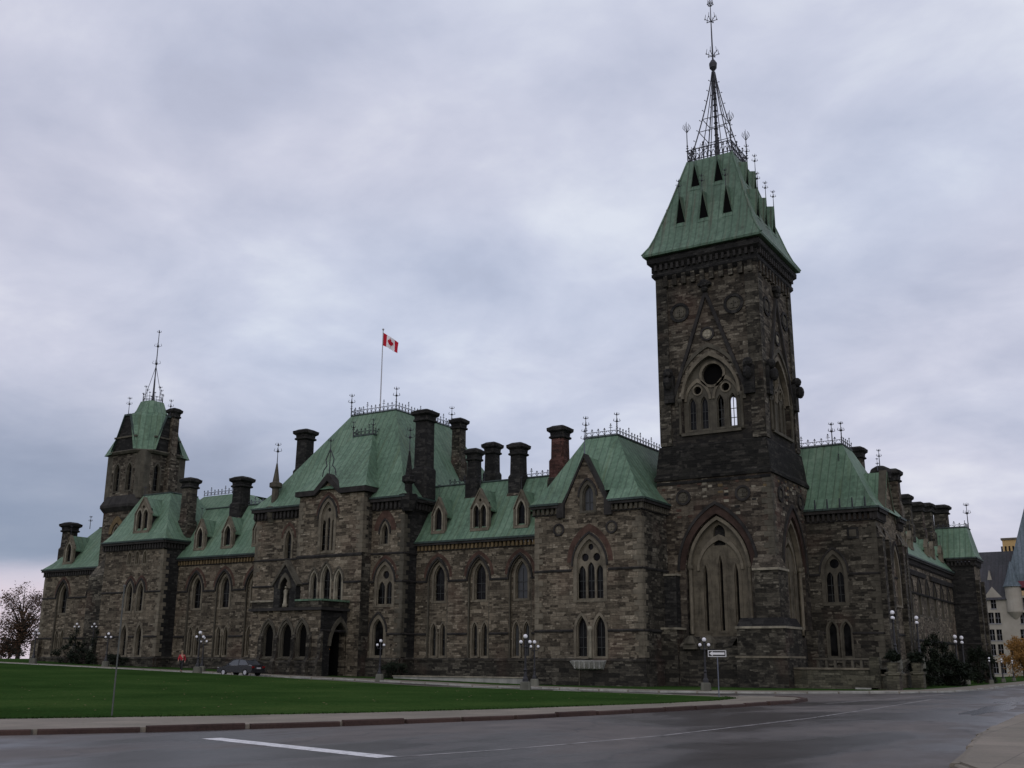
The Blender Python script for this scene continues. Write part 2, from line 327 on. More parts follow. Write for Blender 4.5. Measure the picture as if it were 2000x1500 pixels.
def arc(uc, w_, zs, za, n=9):
    h = w_/2; r = max(za-zs, 0.01); R = (h*h+r*r)/(2*h); cx = -h+R
    a0 = math.pi; a1 = math.atan2(r, -cx)
    left = [(uc+cx+R*math.cos(a0+(a1-a0)*i/n), zs+R*math.sin(a0+(a1-a0)*i/n)) for i in range(n)]
    return left+[(uc, za)]+[(2*uc-p[0], p[1]) for p in reversed(left)]
def gothic(uc, w_, z0, zs, za, n=9): return [(uc-w_/2, z0)]+arc(uc, w_, zs, za, n)+[(uc+w_/2, z0)]
def circle(uc, zc, r, n=16): return [(uc+r*math.cos(2*math.pi*i/n), zc+r*math.sin(2*math.pi*i/n)) for i in range(n)]
def rect(u0, u1, z0, z1): return [(u0, z0), (u0, z1), (u1, z1), (u1, z0)]

def gwin(parent, F, uc, z0, w_, zs, za, lights=1, oculi=(), trim=0.22, reveal=0.34, hood='trim_dark', red=None, redw=0.22, mat='trim', pane='glass',
         lz=None, bars=True, barmat='bar', name='window', foil=True, pier=0.16):
    """pointed window: stone surround and tracery, glass behind, glazing bars, hood mould, relieving arch. returns the hole for the wall"""
    inner = gothic(uc, w_, z0, zs, za); mb = MB()
    outer = gothic(uc, w_+2*trim, z0-0.16, zs, za+trim*1.3)
    mb.prism(F, outer, [inner], -reveal-0.1, 0.035)
    in2 = gothic(uc, w_-0.14, z0+0.05, zs, za-0.1)
    mb.prism(F, gothic(uc, w_+0.05, z0-0.04, zs, za+0.04), [in2], -reveal-0.05, -0.13)
    if lights > 1 or oculi:
        lw = (w_-0.14-(lights-1)*pier)/lights; holes = []
        if lz is None: lz = zs-0.1
        for i in range(lights):
            c = uc-(lights-1)*(lw+pier)/2+i*(lw+pier); up = lz+(0.25 if lights == 3 and i == 1 else 0)
            holes.append(gothic(c, lw, z0+0.12, up, up+lw*0.95, 6))
        for ou, oz, orr in oculi: holes.append(circle(uc+ou, oz, orr))
        mb.prism(F, gothic(uc, w_+0.02, z0-0.02, zs, za+0.02), holes, -reveal-0.03, -0.19)
    win = mb.build(name, mat, parent)
    if pane: MB().prism(F, gothic(uc, w_+0.1, z0-0.08, zs, za+0.08), [], -reveal-0.06, -reveal).build('pane', pane, win)
    if bars:
        b = MB(); k = max(1, lights)
        for i in range(k):
            lw2 = (w_-0.14)/k; c = uc-(k-1)*lw2/2+i*lw2
            if k <= 2 or w_/k > 0.6: b.fbox(F, c-0.025, c+0.025, z0, (zs if lights > 1 else (zs+za)/2), -reveal-0.01, -reveal+0.05)
        z = z0+0.7
        while z < (lz if lz else zs): b.fbox(F, uc-w_/2, uc+w_/2, z-0.025, z+0.025, -reveal-0.01, -reveal+0.045); z += 0.75
        b.build('glazing_bars', barmat, win)
    if hood:
        a = arc(uc, w_+2*trim+0.02, zs-0.05, za+trim*1.3+0.02); c_ = arc(uc, w_+2*trim+0.28, zs-0.05, za+trim*1.3+0.2)
        MB().strip(F, a, c_, -0.05, 0.13).build('hood_mould', hood, win)
    if red:
        a = arc(uc, w_+2*trim+0.30, zs+0.25, za+trim*1.3+0.22); c_ = arc(uc, w_+2*trim+0.30+2*redw, zs+0.25, za+trim*1.3+0.22+redw*1.5)
        MB().strip(F, a, c_, -0.05, 0.018).build('relieving_arch', red, win)
    return gothic(uc, w_+2*trim-0.06, z0-0.13, zs, za+trim*1.3-0.04)

def wall(parent, F, outline, holes, mat='stone', thick=0.6, name='wall'):
    return MB().prism(F, outline, holes, -thick, 0.0, rim=False).build(name, mat, parent)
def bands(parent, F, z, spans, h=0.2, d=0.12, mat='trim_dark', name='string_course'):
    mb = MB()
    for a, b in spans:
        mb.add([F(u, zz, dd) for u in (a, b) for zz, dd in ((z-h*0.5, -0.05), (z-h*0.5, d*0.6), (z+h*0.15, d), (z+h*0.5, 0.0), (z+h*0.5, -0.05))],
               [(0, 1, 6, 5), (1, 2, 7, 6), (2, 3, 8, 7), (3, 4, 9, 8), (0, 1, 2, 3, 4), (5, 6, 7, 8, 9)])
    return mb.build(name, mat, parent)
def cornice(parent, F, u0, u1, z, h=0.55, d=0.35, step=0.42, mat='trim_dark', dmat=None, gutter='copper_dark'):
    """corbel table under an eave whose edge is at height z"""
    mb = MB(); mb.fbox(F, u0, u1, z-h*0.38, z-0.02, -0.1, d); mb.fbox(F, u0, u1, z-h*1.25, z-h*1.12, -0.1, 0.1)
    o = mb.build('cornice', mat, parent)
    db = MB(); u = u0+step*0.25
    while u+step*0.5 < u1: db.fbox(F, u, u+step*0.5, z-h*1.12, z-h*0.38, -0.1, d*0.6); u += step
    db.build('corbel_table', dmat or mat, o)
    MB().fbox(F, u0-0.03, u1+0.03, z-0.02, z+0.14, -0.15, d+0.1).build('gutter', gutter, o)
    return o
def quoins(parent, Fa, ua, sa, Fb, ub, sb, z0, z1, mat='trim', h=0.42):
    """toothed corner stones, on front a running from ua in direction sa, and on front b"""
    mb = MB(); z = z0; k = 0
    while z+h <= z1:
        la, lb = (0.75, 0.4) if k % 2 else (0.4, 0.75)
        la += random.uniform(-0.08, 0.08); lb += random.uniform(-0.08, 0.08)
        for F, u, sgn, ln in ((Fa, ua, sa, la), (Fb, ub, sb, lb)):
            if F: mb.fbox(F, min(u, u+sgn*ln), max(u, u+sgn*ln), z+0.012, z+h-0.012, -0.05, 0.028+0.012*random.random())
        z += h; k += 1
    return mb.build('quoins', mat, parent)
def medallion(parent, F, uc, zc, r, mat='trim', ringmat='trim_mid'):
    mb = MB(); mb.prism(F, circle(uc, zc, r, 18), [circle(uc, zc, r*0.72, 18)], -0.05, 0.12)
    o = mb.build('medallion', 'trim_dark' if ringmat == 'trim_mid' else ringmat, parent)
    c = MB(); c.prism(F, circle(uc, zc, r*0.74, 18), [], -0.05, 0.02)
    for k in range(4):
        a = k*math.pi/2+0.785; c.prism(F, circle(uc+math.cos(a)*r*0.3, zc+math.sin(a)*r*0.3, r*0.26, 8), [], 0.0, 0.09)
    c.build('carved_disc', mat, o); return o
def finial(mb, x, y, z, h, r=0.045, s=1.0, tiers=2):
    mb.tube((x, y, z), (x, y, z+h), r, r*0.4, 5)
    for k in range(tiers):
        zz = z+h*(0.92-0.3*k); q = s*h*0.11*(1+0.35*k); r = max(r, 0.05)
        mb.sphere((x, y, zz), q*0.36, 6, 4)
        for j in range(4):
            a = j*math.pi/2+0.6; dx, dy = math.cos(a)*q, math.sin(a)*q
            mb.tube((x, y, zz-q*0.2), (x+dx, y+dy, zz+q*0.1), r*0.55, r*0.4, 4); mb.tube((x+dx, y+dy, zz+q*0.1), (x+dx*0.8, y+dy*0.8, zz+q*0.8), r*0.5, r*0.3, 4)
def cresting(parent, pts, h=0.9, step=0.55, posts=(), ph=1.7, mat='iron', r=0.034, rail=0.42):
    mb = MB()
    for a, b in zip(pts, pts[1:]):
        a = Vector(a); b = Vector(b); ln = (b-a).length; n = max(2, int(ln/step)); up = Vector((0, 0, 1)); d = (b-a)/n
        for zz in (0.1, rail): mb.tube(a+up*h*zz, b+up*h*zz, r*0.9, None, 4)
        for i in range(n+1):
            p = a+d*i; q = d.normalized()
            hh = h*(1.0 if i % 4 == 0 else 0.66)
            mb.tube(p, p+up*hh, r, r*0.6, 4)
            c = p+up*hh*0.86; mb.tube(c-q*0.11, c+q*0.11, r*0.9, None, 4); mb.sphere(p+up*hh, r*1.9, 5, 4)
            if i % 4 == 0: c = p+up*hh*0.7; mb.tube(c-q*0.16, c+q*0.16, r*0.8, None, 4)
            if i < n:
                m_ = p+d*0.5; k = 5
                arcp = [p+d*(j/k)+up*h*(0.1+0.34*math.sin(math.pi*j/k)) for j in range(k+1)]
                for s_, t_ in zip(arcp, arcp[1:]): mb.tube(s_, t_, r*0.7, None, 3)
    for p in posts: finial(mb, p[0], p[1], p[2], ph, r*1.8, 1.0)
    return mb.build('cresting', mat, parent)
def chimney(parent, x, y, z0, z1, h=0.62, ratio=1.0, mat='stone_dark', capm='stone_black', foot=None):
    H = z1-z0; mb = MB(); zt = z1-1.2; h *= 0.8
    prof = [(z0, h*1.12), (z0+H*0.35, h*1.12), (z0+H*0.35+0.25, h*0.92), (zt, h*0.88)]
    mb.rings(x, y, prof, 'cq', ratio=ratio); o = mb.build('chimney', mat, parent)
    c = MB(); c.rings(x, y, [(zt, h*0.92), (zt+0.08, h*1.14), (zt+0.2, h*1.14), (zt+0.28, h*0.98), (zt+0.55, h*1.02), (zt+0.72, h*1.34), (zt+0.98, h*1.38), (zt+1.03, h*1.22), (zt+1.2, h*0.8)], 'cq', ratio=ratio)
    c.build('chimney_cap', capm, o)
    if foot: MB().rings(x, y, [(z0-foot, h*1.25), (z0, h*1.2), (z0+0.2, h*1.12)], 'sq', ratio=ratio).build('chimney_base', 'stone_dark', o)
    return o
def dormer(parent, F, uc, z0, w_, hw, za, lights=1, back=3.0, side=0.12, mat='trim_light'):
    """stone-fronted dormer: hw = height where the gable starts, za = apex"""
    rootb = MB(); ho = gothic(uc, w_*0.60, z0+0.12, hw-0.25, hw+(za-hw)*0.42, 7)
    holes = [ho]
    if lights == 2:
        lw = w_*0.26
        lw = w_*0.34; holes = [gothic(uc+s_*w_*0.215, lw, z0+0.12, hw-0.35, hw+lw*0.75-0.2, 6) for s_ in (-1, 1)]+[circle(uc, hw+(za-hw)*0.42, w_*0.085, 10)]
    front = [(uc-w_/2, z0), (uc-w_/2, hw), (uc, za), (uc+w_/2, hw), (uc+w_/2, z0)]
    rootb.prism(F, front, holes, -0.28, 0.0)
    rootb.strip(F, [(uc-w_/2-0.12, hw-0.15), (uc, za+0.02), (uc+w_/2+0.12, hw-0.15)], [(uc-w_/2-0.17, hw-0.05), (uc, za+0.18), (uc+w_/2+0.17, hw-0.05)], -0.3, 0.1)
    rootb.fbox(F, uc-w_/2-0.1, uc+w_/2+0.1, z0-0.18, z0+0.03, -0.3, 0.14)
    for s_ in (-1, 1): rootb.fbox(F, uc+s_*(w_/2+0.04)-0.08, uc+s_*(w_/2+0.04)+0.08, z0, hw-0.1, -0.25, 0.08)
    o = rootb.build('dormer', 'trim' if mat == 'trim_light' else mat, parent)
    sr = MB()
    for uu, ww in ([(uc, w_*0.60)] if lights == 1 else [(uc-w_*0.215, w_*0.34), (uc+w_*0.215, w_*0.34)]):
        zs_, za_ = (hw-0.25, hw+(za-hw)*0.42) if lights == 1 else (hw-0.35, hw+w_*0.255-0.2)
        sr.strip(F, [(uu-ww/2-0.01, z0+0.1)]+arc(uu, ww+0.02, zs_, za_+0.01, 7)+[(uu+ww/2+0.01, z0+0.1)], [(uu-ww/2-0.13, z0+0.1)]+arc(uu, ww+0.26, zs_, za_+0.2, 7)+[(uu+ww/2+0.13, z0+0.1)], -0.1, 0.07)
    sr.build('surround', mat, o)
    MB().fbox(F, uc-w_/2+0.02, uc+w_/2-0.02, z0+0.1, hw+(za-hw)*0.3, -0.3, -0.24).build('pane', 'glass', o)
    b = MB(); b.fbox(F, uc-w_/2+side, uc+w_/2-side, z0-0.4, hw-0.05, -back, -0.29); b.build('dormer_cheeks', 'trim_dark', o)
    r = MB(); e_ = 0.22
    pl = [(uc-w_/2-e_, hw-0.22), (uc, za+0.12), (uc+w_/2+e_, hw-0.22)]; pl2 = [(uc-w_/2-e_, hw-0.36), (uc, za-0.04), (uc+w_/2+e_, hw-0.36)]
    r.strip(F, pl, pl2, -back-0.6, -0.2); r.build('dormer_roof', 'copper', o)
    f = MB(); p = F(uc, za+0.2, 0.0); finial(f, p[0], p[1], p[2], 1.1, 0.03, 1.0, 1); f.build('finial', 'iron', o)
    return o
def roof(parent, polys, mat='copper', name='roof'):
    mb = MB()
    for p in polys: mb.quad(*p)
    o = mb.build(name, mat, parent); return o
def mansard(parent, x0, x1, y0, y1, z, X0, X1, Y0, Y1, Z, flare=0.5, mat='copper', sides='WSNE', top=True, gap=None):
    """hipped roof from the eave rectangle (x0..y1 at z) to the deck (X0..Y1 at Z), kicked out at the eave"""
    t = 0.16; m_ = lambda a, b: a+(b-a)*t
    xm0, xm1, ym0, ym1 = m_(x0, X0)+flare*0.4, m_(x1, X1)-flare*0.4, m_(y0, Y0)+flare*0.4, m_(y1, Y1)-flare*0.4; zm = z+(Z-z)*t
    lv = [(x0, x1, y0, y1, z), (xm0, xm1, ym0, ym1, zm), (X0, X1, Y0, Y1, Z)]; polys = []
    for (a0, a1, b0, b1, c), (d0, d1, e0, e1, f) in zip(lv, lv[1:]):
        if 'W' in sides and gap and c == z:
            polys.append([(a0, b0, c), (a0, gap[0], c), (d0, gap[0], f), (d0, e0, f)]); polys.append([(a0, gap[1], c), (a0, b1, c), (d0, e1, f), (d0, gap[1], f)])
        elif 'W' in sides: polys.append([(a0, b0, c), (a0, b1, c), (d0, e1, f), (d0, e0, f)])
        if 'E' in sides: polys.append([(a1, b0, c), (a1, b1, c), (d1, e1, f), (d1, e0, f)])
        if 'S' in sides: polys.append([(a0, b0, c), (a1, b0, c), (d1, e0, f), (d0, e0, f)])
        if 'N' in sides: polys.append([(a0, b1, c), (a1, b1, c), (d1, e1, f), (d0, e1, f)])
    if top: polys.append([(X0, Y0, Z), (X1, Y0, Z), (X1, Y1, Z), (X0, Y1, Z)])
    o = roof(parent, polys, mat)
    e = MB(); r = 0.09; zz = Z+0.02
    for a, b in (((X0, Y0), (X0, Y1)), ((X0, Y0), (X1, Y0)), ((X1, Y0), (X1, Y1)), ((X0, Y1), (X1, Y1))): e.tube((*a, zz), (*b, zz), r, None, 6)
    e.build('ridge_roll', 'copper_dark', o)
    return o

# ================================================================ terrain
def gz(X, Y): return -1.75+0.0217*max(0.0, Y-45)
def sheet(name, pts, dz, mat, kind='structure', edge=None, parent=None, depth=None):
    """flat-laid sheet following the ground; edge/depth gives it a real thickness (kerb height)"""
    tris = tessellate_polygon([[Vector((p[0], p[1], 0)) for p in pts]])
    bm = bmesh.new(); vs = [bm.verts.new((p[0], p[1], 0)) for p in pts]
    for t in tris: bm.faces.new([vs[i] for i in t])
    bmesh.ops.bisect_plane(bm, geom=bm.verts[:]+bm.edges[:]+bm.faces[:], plane_co=(0, 45, 0), plane_no=(0, 1, 0))
    for v in bm.verts: v.co.z = gz(v.co.x, v.co.y)+dz
    if depth:
        be = [e for e in bm.edges if e.is_boundary]
        ex = bmesh.ops.extrude_edge_only(bm, edges=be)
        for v in ex['geom']:
            if isinstance(v, bmesh.types.BMVert): v.co.z -= depth
    me = bpy.data.meshes.new(name); bm.to_mesh(me); bm.free(); me.materials.append(M[mat] if isinstance(mat, str) else mat)
    o = bpy.data.objects.new(name, me); sc.collection.objects.link(o); o['kind'] = kind; return o
def ground_mats():
    m, t, b = new_mat('wet_asphalt', 0.5, spec=0.32); g = t.nodes.new('ShaderNodeNewGeometry'); P = g.outputs['Position']
    big = noise(t, P, 0.09, 5, 0.55, 1, 2.2, 1, 0.4); mid = noise(t, P, 0.5, 5, 0.6, 1, 1.6); grit = noise(t, P, 24, 3, 0.7)
    wet = ramp(t, mth('ADD', mth('MULTIPLY', big, 0.75, tree=t), mth('MULTIPLY', mid, 0.25, tree=t), tree=t), [(0.45, (0, 0, 0)), (0.55, (1, 1, 1))])
    col = ramp(t, mid, [(0.3, (0.060, 0.053, 0.048)), (0.7, (0.128, 0.112, 0.100))])
    col = mix(t, 1.0, col, ramp(t, grit, [(0.3, (0.75, 0.75, 0.75)), (0.7, (1.2, 1.2, 1.2))]), 'MULTIPLY')
    col = mix(t, mth('MULTIPLY', wet, 0.7, tree=t), col, (0.026, 0.024, 0.024))
    vor = t.nodes.new('ShaderNodeTexVoronoi'); vor.feature = 'DISTANCE_TO_EDGE'; vor.inputs['Scale'].default_value = 0.16
    wd = t.nodes.new('ShaderNodeTexNoise'); wd.inputs['Scale'].default_value = 0.7; wd.inputs['Detail'].default_value = 4; t.links.new(P, wd.inputs['Vector'])
    va = t.nodes.new('ShaderNodeVectorMath'); va.operation = 'MULTIPLY_ADD'; t.links.new(wd.outputs['Color'], va.inputs[0]); va.inputs[1].default_value = (1.6, 1.6, 0); t.links.new(P, va.inputs[2]); t.links.new(va.outputs[0], vor.inputs['Vector'])
    crack = ramp(t, vor.outputs['Distance'], [(0.0, (1, 1, 1)), (0.014, (0, 0, 0))])
    col = mix(t, mth('MULTIPLY', crack, 0.6, tree=t), col, (0.03, 0.03, 0.03))
    t.links.new(col, b.inputs['Base Color'])
    t.links.new(mth('MULTIPLY_ADD', wet, -0.34, mth('MULTIPLY_ADD', mid, 0.2, 0.56, tree=t), tree=t), b.inputs['Roughness'])
    bump(t, b, mth('ADD', mth('MULTIPLY', grit, 1.0, tree=t), mth('MULTIPLY', mid, 0.6, tree=t), tree=t), 0.28, 0.012)
    M['asphalt'] = m
    m, t, b = new_mat('puddle_water', 0.22, (0.05, 0.05, 0.055), 0.6); M['puddle'] = m
    m, t, b = new_mat('mown_grass', 0.9, spec=0.1); g = t.nodes.new('ShaderNodeNewGeometry'); P = g.outputs['Position']
    a = noise(t, P, 0.12, 4, 0.6); f = noise(t, P, 9, 5, 0.75); c = noise(t, P, 1.4, 4, 0.6)
    col = ramp(t, mth('ADD', mth('MULTIPLY', a, 0.4, tree=t), mth('MULTIPLY', f, 0.6, tree=t), tree=t), [(0.36, (0.012, 0.027, 0.007)), (0.5, (0.025, 0.055, 0.014)), (0.64, (0.052, 0.084, 0.024))])
    col = mix(t, mth('MULTIPLY', ramp(t, c, [(0.5, (0, 0, 0)), (0.75, (1, 1, 1))]), 0.35, tree=t), col, (0.040, 0.052, 0.016))
    b.inputs['Specular IOR Level'].default_value = 0.0
    t.links.new(col, b.inputs['Base Color']); bump(t, b, f, 0.6, 0.03); M['grass'] = m
    for nm, c1, c2 in (('paving', (0.125, 0.118, 0.090), (0.24, 0.205, 0.165)), ('kerb_stone', (0.075, 0.045, 0.036), (0.025, 0.015, 0.013)), ('soil', (0.03, 0.035, 0.02), (0.05, 0.05, 0.03))):
        m, t, b = new_mat(nm, 0.8, spec=0.2); g = t.nodes.new('ShaderNodeNewGeometry'); P = g.outputs['Position']
        a = noise(t, P, 0.35, 5, 0.65); f = noise(t, P, 14, 4, 0.7)
        col = ramp(t, mth('ADD', mth('MULTIPLY', a, 0.6, tree=t), mth('MULTIPLY', f, 0.4, tree=t), tree=t), [(0.33, c1), (0.67, c2)])
        if nm == 'paving':
            br, fr = brick_layer(t, P, 1.5, 1.5, 0.0, 0.2, 0.018)
            col = mix(t, mth('MULTIPLY', fr, 0.5, tree=t), col, (0.06, 0.055, 0.05)); col = mix(t, 1.0, col, ramp(t, br, [(0, (0.86, 0.86, 0.86)), (1, (1.08, 1.08, 1.08))]), 'MULTIPLY')
        t.links.new(col, b.inputs['Base Color']); bump(t, b, f, 0.3, 0.01); M[nm] = m
    m, t, b = new_mat('worn_road_paint', 0.6, spec=0.3); g = t.nodes.new('ShaderNodeNewGeometry'); P = g.outputs['Position']
    f = noise(t, P, 5, 5, 0.75)
    t.links.new(ramp(t, f, [(0.33, (0.2, 0.2, 0.2)), (0.45, (0.55, 0.55, 0.55)), (0.7, (0.72, 0.72, 0.72))]), b.inputs['Base Color']); M['paint'] = m
    m, t, b = new_mat('faded_road_paint', 0.6, spec=0.3); g = t.nodes.new('ShaderNodeNewGeometry'); P = g.outputs['Position']
    f = noise(t, P, 2.5, 5, 0.75)
    t.links.new(ramp(t, f, [(0.40, (0.12, 0.115, 0.11)), (0.58, (0.34, 0.33, 0.32))]), b.inputs['Base Color']); M['paint_faded'] = m
ground_mats()
# the open ground out to the horizon
gm = MB(); gm.quad((-900, -900, -1.84), (3000, -900, -1.84), (3000, 45, -1.84), (-900, 45, -1.84))
gm.quad((-900, 45, -1.84), (3000, 45, -1.84), (3000, 135, 0.11), (-900, 135, 0.11)); gm.quad((-900, 135, 0.11), (3000, 135, 0.11), (3000, 3000, 0.2), (-900, 3000, 0.2))
struct(gm.build('ground', 'grass'))
sheet('road', [(-60, -60), (430, -60), (430, 20), (95, 24), (76, 30), (73, 45), (73.5, 132), (60, 132), (40, 60), (-60, 110)], 0.0, 'asphalt')
near = [(-38, 72), (-12, 49), (0, 38.2), (8, 31.2), (14.6, 25.2), (18.9, 22.6), (23.9, 20.4), (30, 18.5), (38.3, 17.0), (44.9, 16.2), (49.5, 15.8), (53.2, 16.1), (55.4, 17.2), (56.2, 18.6)]
lawn_near = [(-33, 78), (-8, 54.5), (4, 43.3), (11.5, 36), (19.1, 28.8), (23.6, 25.8), (28.3, 23.4), (34.3, 21.2), (43.1, 19.1), (48, 18.6), (51.4, 19.0), (53.2, 20.2)]
lawn_far = [(54.2, 22.4), (55.6, 26), (57.4, 31), (59.8, 38), (61.9, 46), (63.7, 55), (65.0, 66), (66.0, 76), (67.0, 90), (68.0, 106), (69, 130)]
sheet('lawn', lawn_near+lawn_far+[(30, 132), (-20, 110)], 0.13, 'grass', depth=0.12)
ring_far = [(56.2, 18.6), (55.7, 20.4), (55.4, 22.2), (56.1, 26), (57.9, 31), (60.3, 38), (62.4, 46), (64.2, 55), (65.5, 66), (66.5, 76), (67.5, 90), (68.5, 106), (69.5, 130)]
sheet('pavement', near+ring_far+list(reversed(lawn_far))+list(reversed(lawn_near)), 0.12, 'paving', depth=0.14)
def kerb(line, name, wdt=0.16, h=0.125, mat='kerb_stone', stone=2.3, side=1):
    """separate kerb stones, each a little out of line, along the pavement edge"""
    mb = MB()
    for a, b in zip(line, line[1:]):
        a = Vector(a); b = Vector(b); ln = (b-a).length; n = max(1, round(ln/stone)); d = (b-a)/n; q = Vector((-d.y, d.x)).normalized()*side
        for i in range(n):
            j = random.uniform(-0.03, 0.03); p0 = a+d*i+d*0.03+q*random.uniform(-0.03, 0.03); p1 = a+d*(i+1)-d*0.03+q*random.uniform(-0.03, 0.03); hh = h+random.uniform(-0.03, 0.012)
            P = [p0-q*0.03, p1-q*0.03, p1+q*(wdt+j), p0+q*(wdt+j)]; P2 = [p0+q*0.0, p1+q*0.0, p1+q*(wdt+j-0.03), p0+q*(wdt+j-0.03)]
            lo = [(p.x, p.y, gz(p.x, p.y)-0.03) for p in P]; mi = [(p.x, p.y, gz(p.x, p.y)+hh-0.03) for p in P]; hi = [(p.x, p.y, gz(p.x, p.y)+hh) for p in P2]
            mb.add(lo+mi+hi, [(0, 1, 5, 4), (1, 2, 6, 5), (2, 3, 7, 6), (3, 0, 4, 7), (4, 5, 9, 8), (5, 6, 10, 9), (6, 7, 11, 10), (7, 4, 8, 11), (8, 9, 10, 11)])
    return struct(mb.build(name, mat))
tf = MB(); rt = random.Random(4)
for a, b in zip(lawn_near[2:-1], lawn_near[3:]):
    a = Vector(a); b = Vector(b); d = b-a; n_ = int(d.length*95)
    for i in range(n_):
        p = a+d*rt.random()+Vector((rt.gauss(0, 0.07), rt.gauss(0, 0.07))); an = rt.uniform(0, 6.28); w_ = rt.uniform(0.015, 0.04); h_ = rt.uniform(0.03, 0.09); z = gz(p.x, p.y)+0.11
        tf.add([(p.x-w_*math.cos(an), p.y-w_*math.sin(an), z), (p.x+w_*math.cos(an), p.y+w_*math.sin(an), z), (p.x+rt.gauss(0, 0.04), p.y+rt.gauss(0, 0.04), z+h_)], [(0, 1, 2)])
o = tf.build('grass', 'grass'); o['kind'] = 'stuff'; o['label'] = 'ragged tufts of grass along the near edge of the lawn'; o['category'] = 'grass'
lf = MB()
for i in range(420):
    t_ = rt.random(); k = rt.random()
    p = Vector((rt.uniform(14, 62), rt.uniform(14, 60)))
    if p.y < 26-(p.x-20)*0.25 and p.y < 14: continue
    an = rt.uniform(0, 6.28); w_ = rt.uniform(0.03, 0.06); z = gz(p.x, p.y)+0.165; c_, s_ = math.cos(an)*w_, math.sin(an)*w_
    if not (p.y > 31.5-(p.x-16)*0.32): continue
    lf.quad((p.x-c_, p.y-s_, z), (p.x+s_, p.y-c_, z+0.01), (p.x+c_, p.y+s_, z+0.015), (p.x-s_*0.8, p.y+c_*0.8, z))
o = lf.build('fallen_leaves', new_mat('fallen_leaf', 0.8, (0.12, 0.085, 0.03))[0]); o['kind'] = 'stuff'; o['label'] = 'few brown leaves scattered over the lawn'; o['category'] = 'leaves'
kerb(near, 'kerb', side=-1, h=0.15)
kerb(ring_far, 'kerb', mat='concrete', side=-1)
w_in = [(72.0, 132), (71.5, 106), (71.2, 76), (71.0, 50), (69.2, 40), (66.2, 32.5), (65.4, 28.6), (68.2, 23.2), (73.5, 18.0), (79, 15.9), (90, 15.3), (104, 15.3), (129, 15.4), (170, 15.6), (230, 16)]
w_out = [(69.9, 132), (69.2, 106), (68.8, 76), (68.3, 50), (66.4, 40), (63.3, 32.5), (62.6, 28.0), (65.6, 21.6), (72.0, 15.7), (78.5, 13.5), (90, 13.0), (104, 12.9), (129, 12.9), (170, 13.1), (230, 13.4)]
sheet('pavement', w_in+list(reversed(w_out)), 0.11, 'paving', depth=0.13)
kerb(w_out, 'kerb', mat='concrete', side=1)
sheet('grass_verge', w_in+[(230, 24), (96, 24), (88, 28), (80, 36), (80, 50), (79, 132)], 0.10, 'grass', depth=0.12)
rk = [(5, -9), (10, -2.0), (14.2, 0.9), (20.8, 3.6), (30.3, 4.6), (40.8, 5.1), (60, 5.6), (100, 6.0), (180, 6.4), (300, 7)]
sheet('pavement', rk+[(300, -12), (5, -30)], 0.12, 'paving', depth=0.14)
kerb(rk, 'kerb', h=0.085, mat='paving', side=1)
# painted markings, 4 mm proud of the asphalt
def marking(name, line, wd, mat, label):
    mb = MB()
    for a, b in zip(line, line[1:]):
        a = Vector(a); b = Vector(b); q = Vector((-(b-a).y, (b-a).x)).normalized()*wd/2; z = gz(a.x, a.y)+0.005
        mb.quad((*(a-q), z), (*(b-q), z), (*(b+q), z), (*(a+q), z))
    return struct(mb.build(name, mat))
marking('stop_line', [(18.35, 19.55), (16.75, 13.1)], 0.5, 'paint', '')
marking('lane_line', [(16.9, 13.0), (19.7, 12.25), (25.7, 11.4), (36.7, 11.0), (48, 11.2), (62, 11.7)], 0.1, 'paint_faded', '')
marking('lane_line', [(51, 14.4), (60, 13.7), (72, 13.0)], 0.12, 'paint_faded', '')
# puddles: thin films of water in the hollows
def puddle(cx, cy, rx, ry, seed):
    rnd = random.Random(seed); n = 40; ph = [rnd.uniform(0, 6.28) for _ in range(5)]
    pts = [(cx+rx*math.cos(a)*(1+sum(0.13*math.sin((k+2)*a+ph[k]) for k in range(5))), cy+ry*math.sin(a)*(1+sum(0.13*math.sin((k+2)*a+ph[k]+1) for k in range(5)))) for a in [2*math.pi*i/n for i in range(n)]]
    o = sheet('puddle', pts, 0.004, 'puddle'); return o
for a in ((50, 7.1, 7, 0.6, 2), (66, 7.8, 8, 0.8, 5)): puddle(*a)

